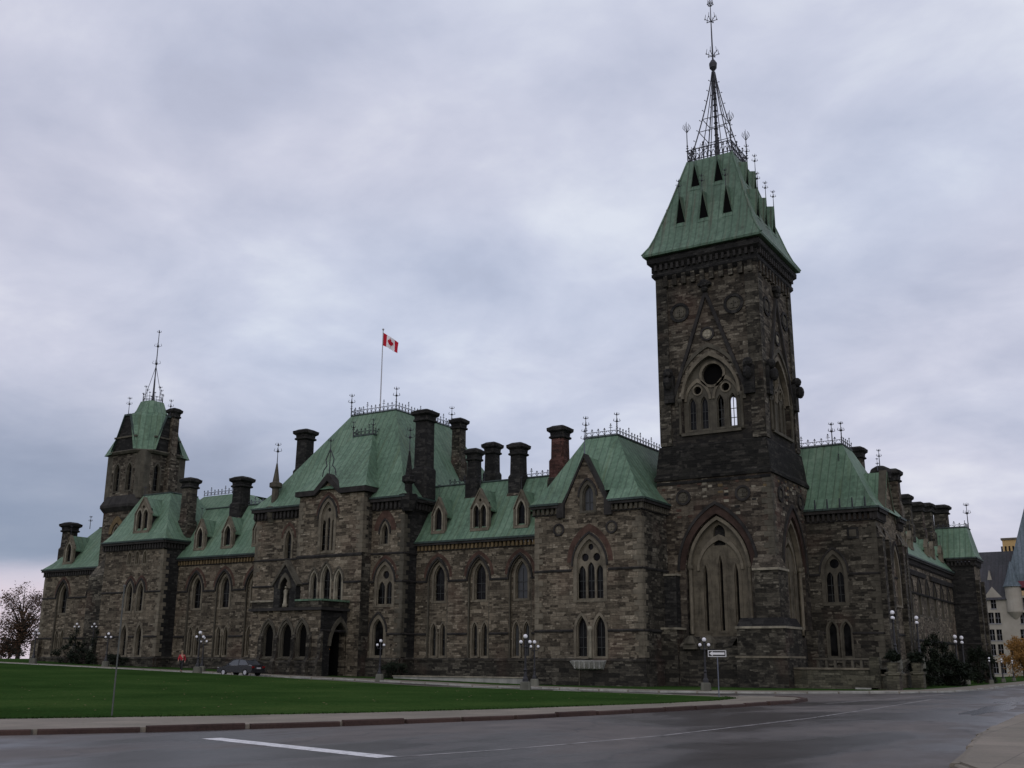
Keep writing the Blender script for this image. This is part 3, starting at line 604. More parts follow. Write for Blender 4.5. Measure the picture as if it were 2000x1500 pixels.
# ================================================================ the building
B = wthing('stone_building', 'long gothic sandstone building with green copper roofs, corner tower and rows of chimneys', 'building', (78, 60, -1.8))
XM = 78.15; XS = 73.5; XC = 76.2; XB = 74.9; XP = 76.0
GB = -2.4
def plinth(F, spans, z=0.35, d=0.22, mat='stone_dark'):
    mb = MB()
    for a, b in spans:
        mb.fbox(F, a, b, GB, z-0.25, -0.3, d); mb.add([F(u, zz, dd) for u in (a, b) for zz, dd in ((z-0.25, -0.05), (z-0.25, d+0.05), (z-0.15, d+0.05), (z, 0.0), (z, -0.05))], [(0, 1, 6, 5), (1, 2, 7, 6), (2, 3, 8, 7), (3, 4, 9, 8), (0, 1, 2, 3, 4), (5, 6, 7, 8, 9)])
    return mb.build('plinth', mat, B)
ZU, ZL = 6.98, 2.38
def bay(F, uc, w_=2.25, z0=0.36, zs=7.0, za=8.95, depth=0.24, up=(5.25, 1.2, 7.25, 8.45), low=(0.5, 0.56, 2.6, 3.35), red='red', lights=1, pane='glass', gap=1.02):
    """tall arched recess holding an upper pointed window over a pair of lancets; returns the hole for the wall"""
    F2 = sh(F, depth); ol = gothic(uc, w_, z0, zs, za)
    holes = [gwin(B, F2, uc, up[0], up[1], up[2], up[3], lights, trim=0.2, reveal=0.3, hood=None, pane=pane)]
    for s_ in (-1, 1): holes.append(gwin(B, F2, uc+s_*gap/2, low[0], low[1], low[2], low[3], trim=0.13, reveal=0.3, hood=None, pane=pane))
    p = MB().prism(F2, gothic(uc, w_+0.1, z0-0.05, zs, za+0.05), holes, -0.5, 0.0).build('recessed_bay', 'stone', B)
    j = MB(); o1 = [(uc-w_/2-0.02, z0)]+arc(uc, w_+0.04, zs, za+0.02)+[(uc+w_/2+0.02, z0)]; o2 = [(uc-w_/2+0.10, z0)]+arc(uc, w_-0.20, zs, za-0.12)+[(uc+w_/2-0.10, z0)]
    j.strip(F, o2, o1, -0.3, -0.03); j.build('bay_moulding', 'trim_mid', p)
    h = MB(); h.strip(F, arc(uc, w_+0.04, zs-0.1, za+0.02), arc(uc, w_+0.32, zs-0.1, za+0.22), -0.05, 0.13); h.build('hood_mould', 'trim_dark', p)
    if red: MB().strip(F, arc(uc, w_+0.34, zs+0.35, za+0.24), arc(uc, w_+0.85, zs+0.35, za+0.56), -0.05, 0.016).build('relieving_arch', red, p)
    # pale spandrel over the paired lancets and the little shaft between them
    c = MB(); c.rings(*F2(uc, 0, 0.10)[:2], [(0.4, 0.11), (0.55, 0.08), (2.3, 0.08), (2.4, 0.13), (2.55, 0.13)], 'rd', 8); c.build('colonnette', 'trim', p, smooth=True)
    return ol
def spans(a, b, cuts):
    out = []; u = a
    for c, w_ in sorted(cuts): out.append((u, c-w_/2)); u = c+w_/2
    out.append((u, b)); return out

# --- west front, south range (between the centre and the south-west block)
F = FW(XM); ys = 43.3; yn = 58.55
bc = [W(855, 1140, XM)[0], W(935, 1140, XM)[0], W(1016, 1140, XM)[0]]
holes = [bay(F, c, pane='glass_pale' if k_ == 2 else 'glass') for k_, c in enumerate(bc)]
wall(B, F, rect(ys, yn, GB, 10.0), holes)
bands(B, F, ZU, spans(ys, yn, [(c, 2.3) for c in bc])); bands(B, F, ZL, spans(ys, yn, [(c, 2.3) for c in bc])); plinth(F, [(ys, yn)])
cornice(B, F, ys, yn, 10.42, 0.6, 0.4, dmat='ochre')
def range_roof(y0, y1, xt=81.6, zt=16.2, back=94):
    roof(B, [[(77.72, y0, 10.5), (77.72, y1, 10.5), (78.6, y1, 11.55), (78.6, y0, 11.55)], [(78.6, y0, 11.55), (78.6, y1, 11.55), (xt, y1, zt), (xt, y0, zt)], [(xt, y0, zt), (xt, y1, zt), (back, y1, zt+0.15), (back, y0, zt+0.15)]])
    MB().tube((xt, y0, zt+0.03), (xt, y1, zt+0.03), 0.1).build('ridge_roll', 'copper_dark', B)
range_roof(43.0, 59.6)
def roof_x(z): return 78.6+(z-11.55)*(81.6-78.6)/(16.2-11.55)
FD = FW(78.45)
for px, py, w_, lt in ((856, 1040, 1.3, 1), (937, 1035, 1.75, 2), (1018, 1030, 1.3, 1)):
    yy = W(px, py, 78.45)[0]
    dormer(B, FD, yy, 11.45, w_, 13.05 if lt == 1 else 13.35, 14.5 if lt == 1 else 14.95, lt)
for s_ in (0.25, 0.5, 0.75): pass
for px, top, h in ((927, 877, 0.72), (1013, 866, 0.82)):
    y_, z_ = W(px, top, 81.3); chimney(B, 81.3, y_, 14.6, z_, h, foot=0.9, mat='stone_black')
y_, z_ = W(962, 865, 85.5); chimney(B, 85.5, y_, 16.0, z_, 0.80, mat='stone_black')
y_, z_ = W(1094, 833, 81.0); chimney(B, 81.0, y_, 15.6, z_, 0.88, mat='red_chimney', foot=1.2)
cresting(B, [(81.7, 46.2, 16.25), (81.7, 50.2, 16.25)], 0.8)
cresting(B, [(81.7, 53.6, 16.25), (81.7, 57.5, 16.25)], 0.8)

# --- west front, north range
F = FW(XM); ys, yn = 77.0, 90.0
bc = [W(382, 1150, XM)[0], W(437, 1150, XM)[0], W(496, 1150, XM)[0]]
holes = [bay(F, c) for c in bc]
wall(B, F, rect(ys, yn, GB, 10.0), holes)
bands(B, F, ZU, spans(ys, yn, [(c, 2.3) for c in bc])); bands(B, F, ZL, spans(ys, yn, [(c, 2.3) for c in bc])); plinth(F, [(ys, yn)])
cornice(B, F, ys, yn, 10.42, 0.6, 0.4, dmat='ochre')
range_roof(76.0, 90.4)
for px, w_, in ((389, 1.35), (443, 1.45), (503, 1.35)):
    yy = W(px, 1070, 78.45)[0]; dormer(B, FD, yy, 11.45, w_, 13.05, 14.5, 1)
y_, z_ = W(474, 932, 81.3); chimney(B, 81.3, y_, 14.6, z_, 1.0, foot=1.2, mat='stone_black')
roof(B, [[(84, 86.5, 16.3), (84, 98, 16.3), (86.2, 96, 18.65), (86.2, 90.0, 18.65)], [(84, 86.5, 16.3), (90, 86.5, 16.3), (88.4, 90, 18.65), (86.2, 90, 18.65)], [(86.2, 90, 18.65), (86.2, 96, 18.65), (92, 96, 18.6), (92, 90, 18.6)]])
cresting(B, [(86.2, 90.2, 18.7), (86.2, 96, 18.7)], 0.95)
cresting(B, [(81.7, 78.4, 16.25), (81.7, 84.2, 16.25)], 0.8, mat='iron_grey')

# --- south-west block
F = FW(XS); ys, yn = 33.9, 43.3; FSo = FS(ys)
c0 = W(1152, 1100, XS)[0]
h1 = gwin(B, F, c0, 4.7, 2.3, 7.35, 9.35, 3, [(0, 8.75, 0.24), (-0.5, 7.95, 0.31), (0.5, 7.95, 0.31)], trim=0.3, red='red', mat='trim', lz=6.75, redw=0.4)
hs = [h1]
for s_ in (-1, 1): hs.append(gwin(B, F, c0+s_*0.78, 0.45, 0.95, 2.45, 3.5, trim=0.2, hood=None, mat='trim'))
MB().rings(XS-0.12, c0, [(0.35, 0.17), (0.6, 0.12), (2.3, 0.12), (2.45, 0.2), (2.7, 0.2)], 'rd', 10).build('colonnette', 'trim_light', B, smooth=True)
cg = 38.7; gz0 = 12.12
hg = gwin(B, F, cg-0.25, 11.55, 0.95, 12.75, 13.65, trim=0.26, hood='trim_dark', pane='glass_pale', mat='trim_mid', barmat='bar')
out = [(ys, GB), (ys, 11.7), (cg-1.9, 11.7), (cg-1.9, 12.0), (cg, 15.85), (cg+1.9, 12.0), (cg+1.9, 11.7), (yn, 11.7), (yn, GB)]
wall(B, F, out, hs+[hg])
gc = MB(); gc.strip(F, [(cg-2.0, 11.9), (cg, 15.8), (cg+2.0, 11.9)], [(cg-2.12, 11.95), (cg, 16.15), (cg+2.12, 11.95)], -0.7, 0.16); gc.build('gable_coping', 'trim_dark', B)
for s_ in (-1, 1): MB().fbox(F, cg+s_*2.1-0.3, cg+s_*2.1+0.3, 11.1, 12.3, -0.2, 0.35).build('corbel', 'trim_dark', B)
gw = MB(); p = F(cg, 16.1, 0); finial(gw, p[0], p[1], p[2], 2.0, 0.05); gw.build('finial', 'iron_grey', B)
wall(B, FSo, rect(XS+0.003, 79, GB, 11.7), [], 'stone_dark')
bands(B, F, ZU, spans(ys, yn, [(c0, 3.2)])); bands(B, F, ZL, spans(ys, yn, [(c0, 3.0)])); bands(B, FSo, ZU, [(XS, 79)]); bands(B, FSo, ZL, [(XS, 79)])
plinth(F, [(ys-0.2, yn)]); plinth(FSo, [(XS, 79)])
cornice(B, F, ys-0.3, cg-2.25, 12.15, 0.62, 0.4, dmat='trim_mid'); cornice(B, F, cg+2.25, yn+0.2, 12.15, 0.62, 0.4, dmat='trim_mid'); cornice(B, FSo, XS-0.3, 79.5, 12.15, 0.62, 0.4, dmat='trim_mid')
quoins(B, F, ys, 1, FSo, XS, 1, 0.4, 11.3); quoins(B, F, yn, -1, None, 0, 1, 0.4, 11.3)
medallion(B, F, W(1092, 1035, XS)[0], W(1092, 1035, XS)[1], 0.5); medallion(B, F, W(1195, 1029, XS)[0], W(1195, 1029, XS)[1], 0.5)
wall(B, FN(yn), rect(XS+0.003, 79, GB, 11.7), [], 'stone')
wall(B, FN(yn), rect(78.0, 79.2, 9, 11.7), [], 'stone')
mansard(B, 73.15, 92, 33.5, 43.7, 12.2, 77.2, 88, 37.6, 40.5, 18.2, gap=(cg-1.95, cg+1.95))
roof(B, [[(73.4, cg-1.95, 12.1), (73.4, cg, 16.0), (76.4, cg, 16.0), (75.0, cg-1.95, 12.1)], [(73.4, cg+1.95, 12.1), (73.4, cg, 16.0), (76.4, cg, 16.0), (75.0, cg+1.95, 12.1)]])
cresting(B, [(77.2, 40.5, 18.25), (77.2, 37.6, 18.25), (88, 37.6, 18.25)], 0.95, posts=[(77.2, 40.5, 18.2), (77.2, 37.6, 18.2)], ph=1.9)
sa = MB(); sa.add([F(c0+1.45, 0.12, 0.75), F(c0-1.45, 0.12, 0.75), F(c0-1.15, -0.42, 0.45), F(c0+1.15, -0.42, 0.45), F(c0+1.45, 0.2, 0.2), F(c0-1.45, 0.2, 0.2), F(c0-1.15, -0.5, 0.2), F(c0+1.15, -0.5, 0.2)], [(0, 1, 2, 3), (0, 1, 5, 4), (3, 2, 6, 7), (0, 3, 7, 4), (1, 2, 6, 5)])
for i in range(6): sa.fbox(F, c0-1.1+i*0.42, c0-1.04+i*0.42, -0.4, 0.14, 0.5, 0.78)
sa.build('sill_apron', 'concrete', B)
dp = MB(); dp.tube(F(c0+0.85, -0.4, 0.32), F(c0+0.85, -1.9, 0.32), 0.05); dp.build('downpipe', 'trim_mid', B)

# --- centre pavilion: side pieces, front bay, porch
y0, y1 = 58.55, 77.0
F = FW(XC); FSo = FS(y0)
r1 = W(751, 1045, XC); hs = [gwin(B, F, r1[0]-0.05, 10.35, 0.72, 11.35, 12.25, trim=0.2, red='red', redw=0.55, hood='trim_dark')]
r2 = W(751, 1140, XC)[0]; hs.append(gwin(B, F, r2, 4.9, 1.75, 7.0, 8.5, 2, [(0, 7.6, 0.36)], trim=0.26, red='red', lz=6.35, mat='trim'))
r3 = W(738, 1240, XC)[0]; hs.append(gwin(B, F, r3, 0.5, 1.25, 2.6, 3.75, trim=0.3, hood='trim_dark', mat='trim', bars=False))
wall(B, F, rect(y0, 64, GB, 13.8), hs)
l1 = W(563, 1065, XC); hs = [gwin(B, F, l1[0], 9.55, 0.8, 11.3, 12.3, trim=0.2, red='red', hood=None)]
l2 = W(561, 1150, XC)[0]; hs.append(gwin(B, F, l2, 4.9, 1.75, 7.0, 8.6, 2, trim=0.26, lz=6.5))
wall(B, F, rect(69.5, y1, GB, 13.8), hs)
wall(B, FSo, rect(XC+0.003, 82, GB, 13.8), [], 'stone_black'); wall(B, FN(y1), rect(XC+0.003, 82, GB, 13.8), [], 'stone_dark')  # south return: soot and local shading both put into the black tone
for z in (ZU, ZL, 9.5):
    c_ = {ZU: [(r2, 2.6)], ZL: [(r3, 2.1)], 9.5: []}[z]
    bands(B, F, z, spans(y0, 63, c_)); bands(B, F, z, spans(70, y1, [(l2, 2.6)] if z == ZU else [])); bands(B, FSo, z, [(XC, 79)])
plinth(F, [(y0, y1)]); plinth(FSo, [(XC, 78.2)])
for a, b in ((y0-0.35, 62.7), (70.3, y1+0.3)):
    cornice(B, F, a, b, 14.5, 0.85, 0.55, 0.5, mat='trim_dark', dmat='trim_dark')
cornice(B, FSo, XC-0.4, 82, 14.5, 0.85, 0.55, 0.5, mat='trim_dark', dmat='trim_dark')
quoins(B, F, y0, 1, FSo, XC, 1, 0.4, 13.4, mat='trim_mid'); quoins(B, F, y1, -1, None, 0, 1, 8, 13.4)
# angle turret corbelled out on the south-west corner of the pavilion, with its iron-tipped pinnacle
for (px, pb, pt, tip), X in (((793, 985, 880, 838), XC-0.1), ((532, 985, 905, 868), XC)):
    yy, zb = W(px, pb, X); _, zt = W(px, pt, X); _, ztip = W(px, tip, X)
    mb = MB(); mb.rings(X+0.3, yy, [(13.2, 0.5), (14.2, 0.85), (14.75, 0.85), (14.75, 0.36), (zb+(zt-zb)*0.38, 0.33), (zb+(zt-zb)*0.42, 0.62), (zb+(zt-zb)*0.52, 0.62), (zb+(zt-zb)*0.55, 0.34), (zt, 0.07)], 'rd', 8)
    o = mb.build('pinnacle', 'stone_black' if px > 700 else 'trim_mid', B)
    f = MB(); finial(f, X+0.3, yy, zt-0.1, ztip-zt+0.2, 0.05, 1.2); f.build('finial', 'iron', o)
# front bay
F = FW(XB); ya, yb = 62.3, 70.2; cb = 0.5*(W(618, 1020, XB)[0]+W(662, 1020, XB)[0])
hs = [gwin(B, F, cb, 9.85, 1.55, 13.0, 14.5, 3, [(0, 13.75, 0.19)], trim=0.3, red='red', lz=12.5, mat='trim', pier=0.2, hood='trim_dark')]
for px, wd, zt_ in ((613, 0.75, 8.05), (636.5, 1.05, 8.55), (661, 0.75, 8.05)):
    yc = W(px, 1140, XB)[0]; hs.append(gwin(B, F, yc, 5.0, wd, zt_-wd*1.15, zt_, trim=0.17, hood='trim_mid', mat='trim_light'))
gap_ = cb
out = [(ya, GB), (ya, 15.2), (gap_-1.5, 15.2), (gap_, 16.5), (gap_+1.5, 15.2), (yb, 15.2), (yb, GB)]
wall(B, F, out, hs)
wall(B, FS(ya), rect(XB+0.003, 77, GB, 15.2), [], 'stone_dark'); wall(B, FN(yb), rect(XB+0.003, 77, GB, 15.2), [], 'stone_dark')
bands(B, F, 9.45, [(ya, yb)], 0.28); bands(B, F, ZU, spans(ya, yb, [(W(636.5, 1140, XB)[0], 4.2)]))
cp = MB(); cp.strip(F, [(ya-0.3, 15.15), (gap_-1.5, 15.15), (gap_, 16.45), (gap_+1.5, 15.15), (yb+0.3, 15.15)], [(ya-0.3, 15.62), (gap_-1.6, 15.62), (gap_, 17.15), (gap_+1.6, 15.62), (yb+0.3, 15.62)], -0.6, 0.4); cp.build('parapet_coping', 'trim_dark', B)
MB().fbox(FS(ya), XB-0.3, 77, 15.15, 15.62, -0.4, 0.35).build('parapet_coping', 'trim_dark', B)
gf = MB(); gf.tube((XB-0.1, gap_, 17.0), (XB-0.1, gap_, 20.4), 0.06, 0.03)
for s_ in (-1, 1):
    pts = [Vector((XB-0.1, gap_+s_*d, 17.0+z)) for d, z in ((0.85, -0.1), (0.7, 0.55), (0.35, 0.9), (0.5, 1.5), (0.15, 2.2), (0.0, 2.5))]
    for a, b in zip(pts, pts[1:]): gf.tube(a, b, 0.05)
finial(gf, XB-0.1, gap_, 19.2, 1.2, 0.05, 2.0, 1); gf.build('finial', 'iron', B)
quoins(B, F, ya, 1, FS(ya), XB, 1, 9.6, 15.0); quoins(B, F, yb, -1, None, 0, 1, 9.6, 15.0)
# great roof
mansard(B, 75.75, 97, 58.1, 77.4, 14.6, 81.3, 91.0, 64.0, 69.8, 24.35, 0.7)
mansard(B, 74.55, 84, 61.9, 70.6, 15.65, 79.3, 84, 65.2, 67.7, 21.6, 0.5)
cresting(B, [(79.3, 67.7, 21.65), (79.3, 65.2, 21.65)], 1.0, 0.42, posts=[(79.3, 67.7, 21.6), (79.3, 65.2, 21.6)], ph=1.6)
cresting(B, [(79.3, 67.7, 21.65), (80.6, 67.7, 21.65)], 1.0, 0.42); cresting(B, [(79.3, 65.2, 21.65), (80.6, 65.2, 21.65)], 1.0, 0.42)
cresting(B, [(81.3, 69.8, 24.4), (81.3, 64.0, 24.4), (91, 64.0, 24.4), (91, 69.8, 24.4), (81.3, 69.8, 24.4)], 1.15, 0.5, posts=[(81.3, 69.8, 24.4), (81.3, 64, 24.4), (91, 64, 24.4)], ph=2.3)
y_, z_ = W(598, 840, 84.0); chimney(B, 84.0, y_, 17.3, z_, 1.0, mat='stone_black')
y_, z_ = W(831, 802, 79.2); chimney(B, 79.2, y_, 14.3, z_, 0.98, mat='stone_black')
y_, z_ = W(897, 818, 88.0); chimney(B, 88.0, y_, 17.3, z_, 0.78)

# porch with balcony
X0p, Y0p, Y1p, ZP = 71.4, 63.7, 71.9, 4.35
Fp = FW(X0p); Fps = FS(Y0p)
def px_y(px): return W(px, 1240, X0p)[0]
hs = []
for px, wd in ((524, 1.25), (559, 1.3), (590, 1.15)): hs.append(gwin(B, Fp, px_y(px), 0.35, wd, 2.2, 3.3 if px != 560 else 3.6, trim=0.2, hood='trim_mid', pane='void', bars=False, mat='trim_mid'))
wall(B, Fp, rect(Y0p, Y1p, GB, ZP), hs, 'stone', 0.5)
LN = wthing('porch_lantern', 'small lit orange lantern glowing inside the dark porch arch', 'lantern', (73.6, Y0p+0.9, 1.1)); lo_ = new_mat('orange_lamp_glow', 0.5, (0.9, 0.4, 0.1))[0]; le = lo_.node_tree.nodes['Principled BSDF']; le.inputs['Emission Color'].default_value = (1, 0.36, 0.08, 1); le.inputs['Emission Strength'].default_value = 0.9
MB().sphere((73.6, Y0p+0.9, 1.05), 0.13).build('lamp_glass', lo_, LN, smooth=True); MB().tube((73.6, Y0p+0.9, 1.18), (73.6, Y0p+0.9, 3.6), 0.02).rings(73.6, Y0p+0.9, [(1.15, 0.15), (1.3, 0.03)], 'rd', 8).build('lantern_cap', 'iron', LN)
dh = gothic(73.9, 2.3, -1.8, 1.3, 3.4)
wall(B, Fps, rect(X0p+0.003, XB, GB, ZP), [dh], 'stone_black', 0.6)
ps = MB(); ps.strip(Fps, arc(73.9, 2.3, 1.3, 3.4), arc(73.9, 2.9, 1.3, 3.85), -0.5, 0.15); ps.build('porch_arch', 'trim_mid', B)
MB().box(X0p+0.6, XB-0.02, Y0p+1.8, Y0p+1.9, GB, ZP-0.02).box(XB-0.35, XB-0.25, Y0p+0.62, Y0p+1.8, GB, ZP-0.02).build('porch_shade_panel', 'void', B)  # black panels added to paint the deep shade inside the porch arch
wall(B, FN(Y1p), rect(X0p+0.003, XC, GB, ZP), [], 'stone_dark')
pr = MB(); pr.box(X0p-0.3, XC, Y0p-0.3, Y1p+0.3, ZP, ZP+0.25); pr.build('porch_roof_slab', 'trim_dark', B)
bal = MB(); zt = 5.15; yg0, yg1 = W(579, 1172, X0p)[0], W(536, 1175, X0p)[0]
bal.box(X0p-0.12, X0p+0.18, Y0p-0.12, yg0, ZP+0.25, zt); bal.box(X0p-0.12, X0p+0.18, yg1, Y1p+0.1, ZP+0.25, zt); bal.box(X0p+0.18, XB, Y0p-0.12, Y0p+0.18, ZP+0.25, zt)
bal.build('balcony_parapet', 'stone_dark', B)
bc_ = MB(); bc_.box(X0p-0.22, X0p+0.28, Y0p-0.22, yg0, zt, zt+0.16); bc_.box(X0p+0.28, XB, Y0p-0.22, Y0p+0.28, zt, zt+0.16); bc_.build('balcony_coping', 'copper', B)
MB().box(X0p-0.22, X0p+0.28, yg1, Y1p+0.2, zt, zt+0.16).build('balcony_coping', 'trim_light', B)
# gabled niche in the middle of the balcony
yc = (yg0+yg1)/2; Fg = FW(X0p-0.15); nh = gothic(yc, 1.1, ZP+0.3, 6.3, 7.3)
MB().prism(Fg, [(yg0, ZP), (yg0, 6.6), (yc, 8.5), (yg1, 6.6), (yg1, ZP)], [nh], -0.6, 0.0).build('niche_gable', 'stone_black', B)
MB().fbox(Fg, yg0+0.05, yg1-0.05, ZP, 6.4, -0.62, -0.5).build('niche_back', 'stone_dark', B)
ng = MB(); ng.strip(Fg, arc(yc, 1.1, 6.3, 7.3), arc(yc, 1.5, 6.3, 7.7), -0.1, 0.12)
ng.strip(Fg, [(yg0-0.15, 6.5), (yc, 8.45), (yg1+0.15, 6.5)], [(yg0-0.3, 6.65), (yc, 8.85), (yg1+0.3, 6.65)], -0.5, 0.15); ng.build('niche_moulding', 'trim_mid', B)
st = MB(); st.rings(X0p-0.02, yc, [(ZP+0.3, 0.26), (ZP+0.6, 0.24), (ZP+0.65, 0.18), (ZP+1.3, 0.15), (ZP+1.75, 0.20), (ZP+1.9, 0.08)], 'rd', 9); st.sphere((X0p-0.02, yc, ZP+2.05), 0.12); st.build('carved_figure', 'trim_light', B, smooth=True)
for px in (512, 542, 576, 606, 628):
    MB().add([Fp(u, z, d) for u in (px_y(px)-0.2, px_y(px)+0.2) for z, d in ((GB, 0), (GB, 0.7), (-0.1, 0.65), (0.4, 0.3), (2.0, 0.28), (2.5, 0.0))], [(0, 1, 7, 6), (1, 2, 8, 7), (2, 3, 9, 8), (3, 4, 10, 9), (4, 5, 11, 10), (0, 1, 2, 3, 4, 5), (6, 7, 8, 9, 10, 11)]).build('buttress', 'stone_dark', B)
bands(B, Fp, 0.2, [(Y0p, Y1p)], 0.2, 0.2, 'trim_mid'); bands(B, Fps, 2.6, [(X0p, XB)], 0.2)
plinth(Fp, [(Y0p-0.1, Y1p)], 0.1, 0.3); 
stp = MB()
for i in range(3): stp.box(72.4-i*0.1, XB, Y0p-0.4-0.35*(3-i), Y0p, GB, -1.62+0.14*i)
stp.build('porch_steps', 'concrete', B)

# --- north-west pavilion
F = FW(XP); ys, yn = 90.0, 99.4; FSo = FS(ys); hs = []
for px in (253, 268, 283): hs.append(gwin(B, F, W(px, 1090, XP)[0], 9.95, 0.5, 10.75, 11.3, trim=0.12, hood=None, bars=False))
for px in (254, 275): hs.append(gwin(B, F, W(px, 1150, XP)[0], 5.0, 0.85, 6.95, 7.95, trim=0.24, hood='trim_dark', red='red', redw=0.2))
for px in (241, 270): hs.append(gwin(B, F, W(px, 1250, XP)[0], 0.45, 0.8, 2.5, 3.6, trim=0.3, hood=None))
wall(B, F, rect(ys, yn, GB, 11.7), hs); wall(B, FSo, rect(XP+0.003, 79, GB, 11.7), [], 'stone_black'); wall(B, FN(yn), rect(XP+0.003, 79, GB, 11.7), [], 'stone')  # south return's shade goes into the stone colour along with soot
bands(B, F, ZU, spans(ys, yn, [(W(264, 1150, XP)[0], 3.6)])); bands(B, F, ZL, spans(ys, yn, [(W(241, 1250, XP)[0], 1.5), (W(270, 1250, XP)[0], 1.5)])); plinth(F, [(ys, yn)]); plinth(FSo, [(XP, 79)])
cornice(B, F, ys-0.3, yn+0.3, 12.3, 0.7, 0.45); cornice(B, FSo, XP-0.3, 79, 12.3, 0.7, 0.45); quoins(B, F, ys, 1, FSo, XP, 1, 0.4, 11.4)
mansard(B, 75.6, 86, 89.6, 99.8, 12.35, 79.6, 83.5, 94.0, 98.6, 18.1, 0.5)
dormer(B, FW(76.6), W(276, 1040, 76.6)[0], 13.5, 2.3, 15.5, 17.1, 2, 3.2)
y_, z_ = W(373, 934, 79.5); chimney(B, 79.5, y_, 12.0, z_, 0.88, mat='stone_dark')
# angle buttress beside the pavilion
MB().box(77.0, 78.6, yn, 103.2, GB, 9.0).build('buttress', 'stone_dark', B)
MB().add([(77.0, yn, 9.0), (77.0, 103.2, 9.0), (78.9, 103.2, 11.4), (78.9, yn, 11.4), (78.9, yn, 9), (78.9, 103.2, 9)], [(0, 1, 2, 3), (0, 3, 4), (1, 2, 5)]).build('buttress_cap', 'stone_dark', B)

# --- far north section
XF = 79.5; F = FW(XF); ys, yn = 99.3, 114.7; hs = []
for px in (122,):
    yy = W(px, 1160, XF)[0]; hs.append(bay(F, yy, 2.1))
hs.append(gwin(B, F, W(176, 1170, XF)[0], 4.6, 0.8, 7.0, 8.0, trim=0.22, hood='trim_dark'))
wall(B, F, rect(ys, yn, GB, 9.8), hs); bands(B, F, ZU, spans(ys, yn, [(W(122, 1160, XF)[0], 2.2)])); bands(B, F, ZL, spans(ys, yn, [(W(122, 1160, XF)[0], 2.2)])); plinth(F, [(ys, yn)])
cornice(B, F, ys, yn+0.3, 10.25, 0.6, 0.35); wall(B, FN(yn), rect(XF+0.003, 90, GB, 9.8), [], 'stone_dark'); quoins(B, F, yn, -1, None, 0, 1, 0.4, 9.5)
MB().box(XF-0.5, XF+0.3, yn-0.9, yn+0.5, GB, 2.2).build('buttress', 'stone', B)
mansard(B, XF-0.4, 90, 97, yn+0.4, 10.3, 83.6, 88, 100, 111.0, 15.6, 0.5)
dormer(B, FW(79.9), W(134, 1085, 79.9)[0], 11.1, 1.5, 12.8, 14.2, 1)
y_, z_ = W(139, 1021, 81.5); chimney(B, 81.5, y_, 11.2, z_, 0.95)
f = MB(); y_, z_ = W(178, 1008, 83.6); finial(f, 83.6, y_, 15.6, z_-15.6, 0.05); f.build('finial', 'iron', B)

# --- north-west tower
TX, TY = 79.0, 98.6; TW = 6.9; TC = (TX+TW/2, TY+TW/2)
tw = MB(); tw.rings(*TC, [(GB, 3.75), (9.2, 3.75), (9.6, 3.6), (16.6, 3.6)], 'ch'); tw.build('tower_wall', 'stone_tower', B)
mb = MB(); mb.rings(*TC, [(16.4, 3.65), (16.9, 4.0), (17.2, 4.0), (18.3, 3.45)], 'ch'); mb.build('tower_string', 'trim_dark', B)
for f_, ln in ((FW(TX+0.2), TC[1]), (FS(TY+0.2), TC[0])):
    hs = [gwin(B, sh(f_, 0.05), ln+s_*1.05, 18.9, 0.85, 21.2, 22.1, trim=0.18, hood=None, pane='void', mat='trim_mid') for s_ in (-1, 1)]
    MB().prism(sh(f_, 0.05), rect(ln-2.15, ln+2.15, 18.0, 23.4), hs, -0.5, 0.0).build('belfry_wall', 'stone_tower', B)
MB().rings(*TC, [(18.0, 2.9), (23.4, 2.9)], 'sq').build('belfry_core', 'void', B)
for a, b in ((-1, -1), (1, -1), (-1, 1), (1, 1)):
    MB().rings(TC[0]+a*2.5, TC[1]+b*2.5, [(17.9, 0.72), (23.4, 0.72)], 'ch').build('tower_pier', 'trim_mid', B)
    if (a, b) != (-1, -1): MB().add([(TC[0]+a*k, TC[1]+b*q, z) for k, q, z in ((3.7, 1.8, 23.3), (3.42, 3.42, 23.2), (1.8, 3.7, 23.3), (2.25, 2.25, 26.4))], [(0, 1, 3), (1, 2, 3), (0, 1, 2)]).build('corner_roof', 'copper', B)
mb = MB(); mb.rings(*TC, [(23.2, 3.45), (23.45, 3.65), (23.6, 3.5)], 'ch'); mb.build('tower_string', 'trim_mid', B)
wn2 = W(226, 1045, TX-0.3); gwin(B, FW(TX-0.32), wn2[0], wn2[1]-1.0, 0.9, wn2[1]-0.1, wn2[1]+1.0, trim=0.16, hood=None, red='ochre', redw=0.5)
# the four gables lean in to a truncated spire
for f_, ln in ((FW(TX+0.15), TC[1]), (FS(TY+0.15), TC[0]), (FN(TY+TW-0.15), TC[0]), (FE(TX+TW-0.15), TC[1])):
    MB().prism(f_, [(ln-2.05, 23.5), (ln-0.4, 27.7), (ln+0.4, 27.7), (ln+2.05, 23.5)], [], -2.4, 0.0).build('gable', 'stone_black', B)
    MB().strip(f_, [(ln-2.1, 23.5), (ln-0.42, 27.75), (ln+0.42, 27.75), (ln+2.1, 23.5)], [(ln-2.22, 23.5), (ln-0.5, 27.95), (ln+0.5, 27.95), (ln+2.22, 23.5)], -3.2, 0.15).build('gable_roof', 'copper_dark', B)
    MB().fbox(f_, ln-1.9, ln+1.9, 25.1, 25.3, -0.1, 0.14).build('string_course', 'trim_mid', B)
mb = MB(); q = [(0.4+3.1, 0.4), ]
for a, b in ((-1, -1), (1, -1), (-1, 1), (1, 1)):
    P = lambda k, l, z: (TC[0]+a*k, TC[1]+b*l, z)
    mb.add([P(3.72, 1.95, 23.6), P(1.95, 3.72, 23.6), P(0.42, 3.3, 27.9), P(3.3, 0.42, 27.9), P(0.5, 1.9, 28.5), P(1.9, 0.5, 28.5)], [(0, 1, 2, 3), (3, 2, 4, 5)])
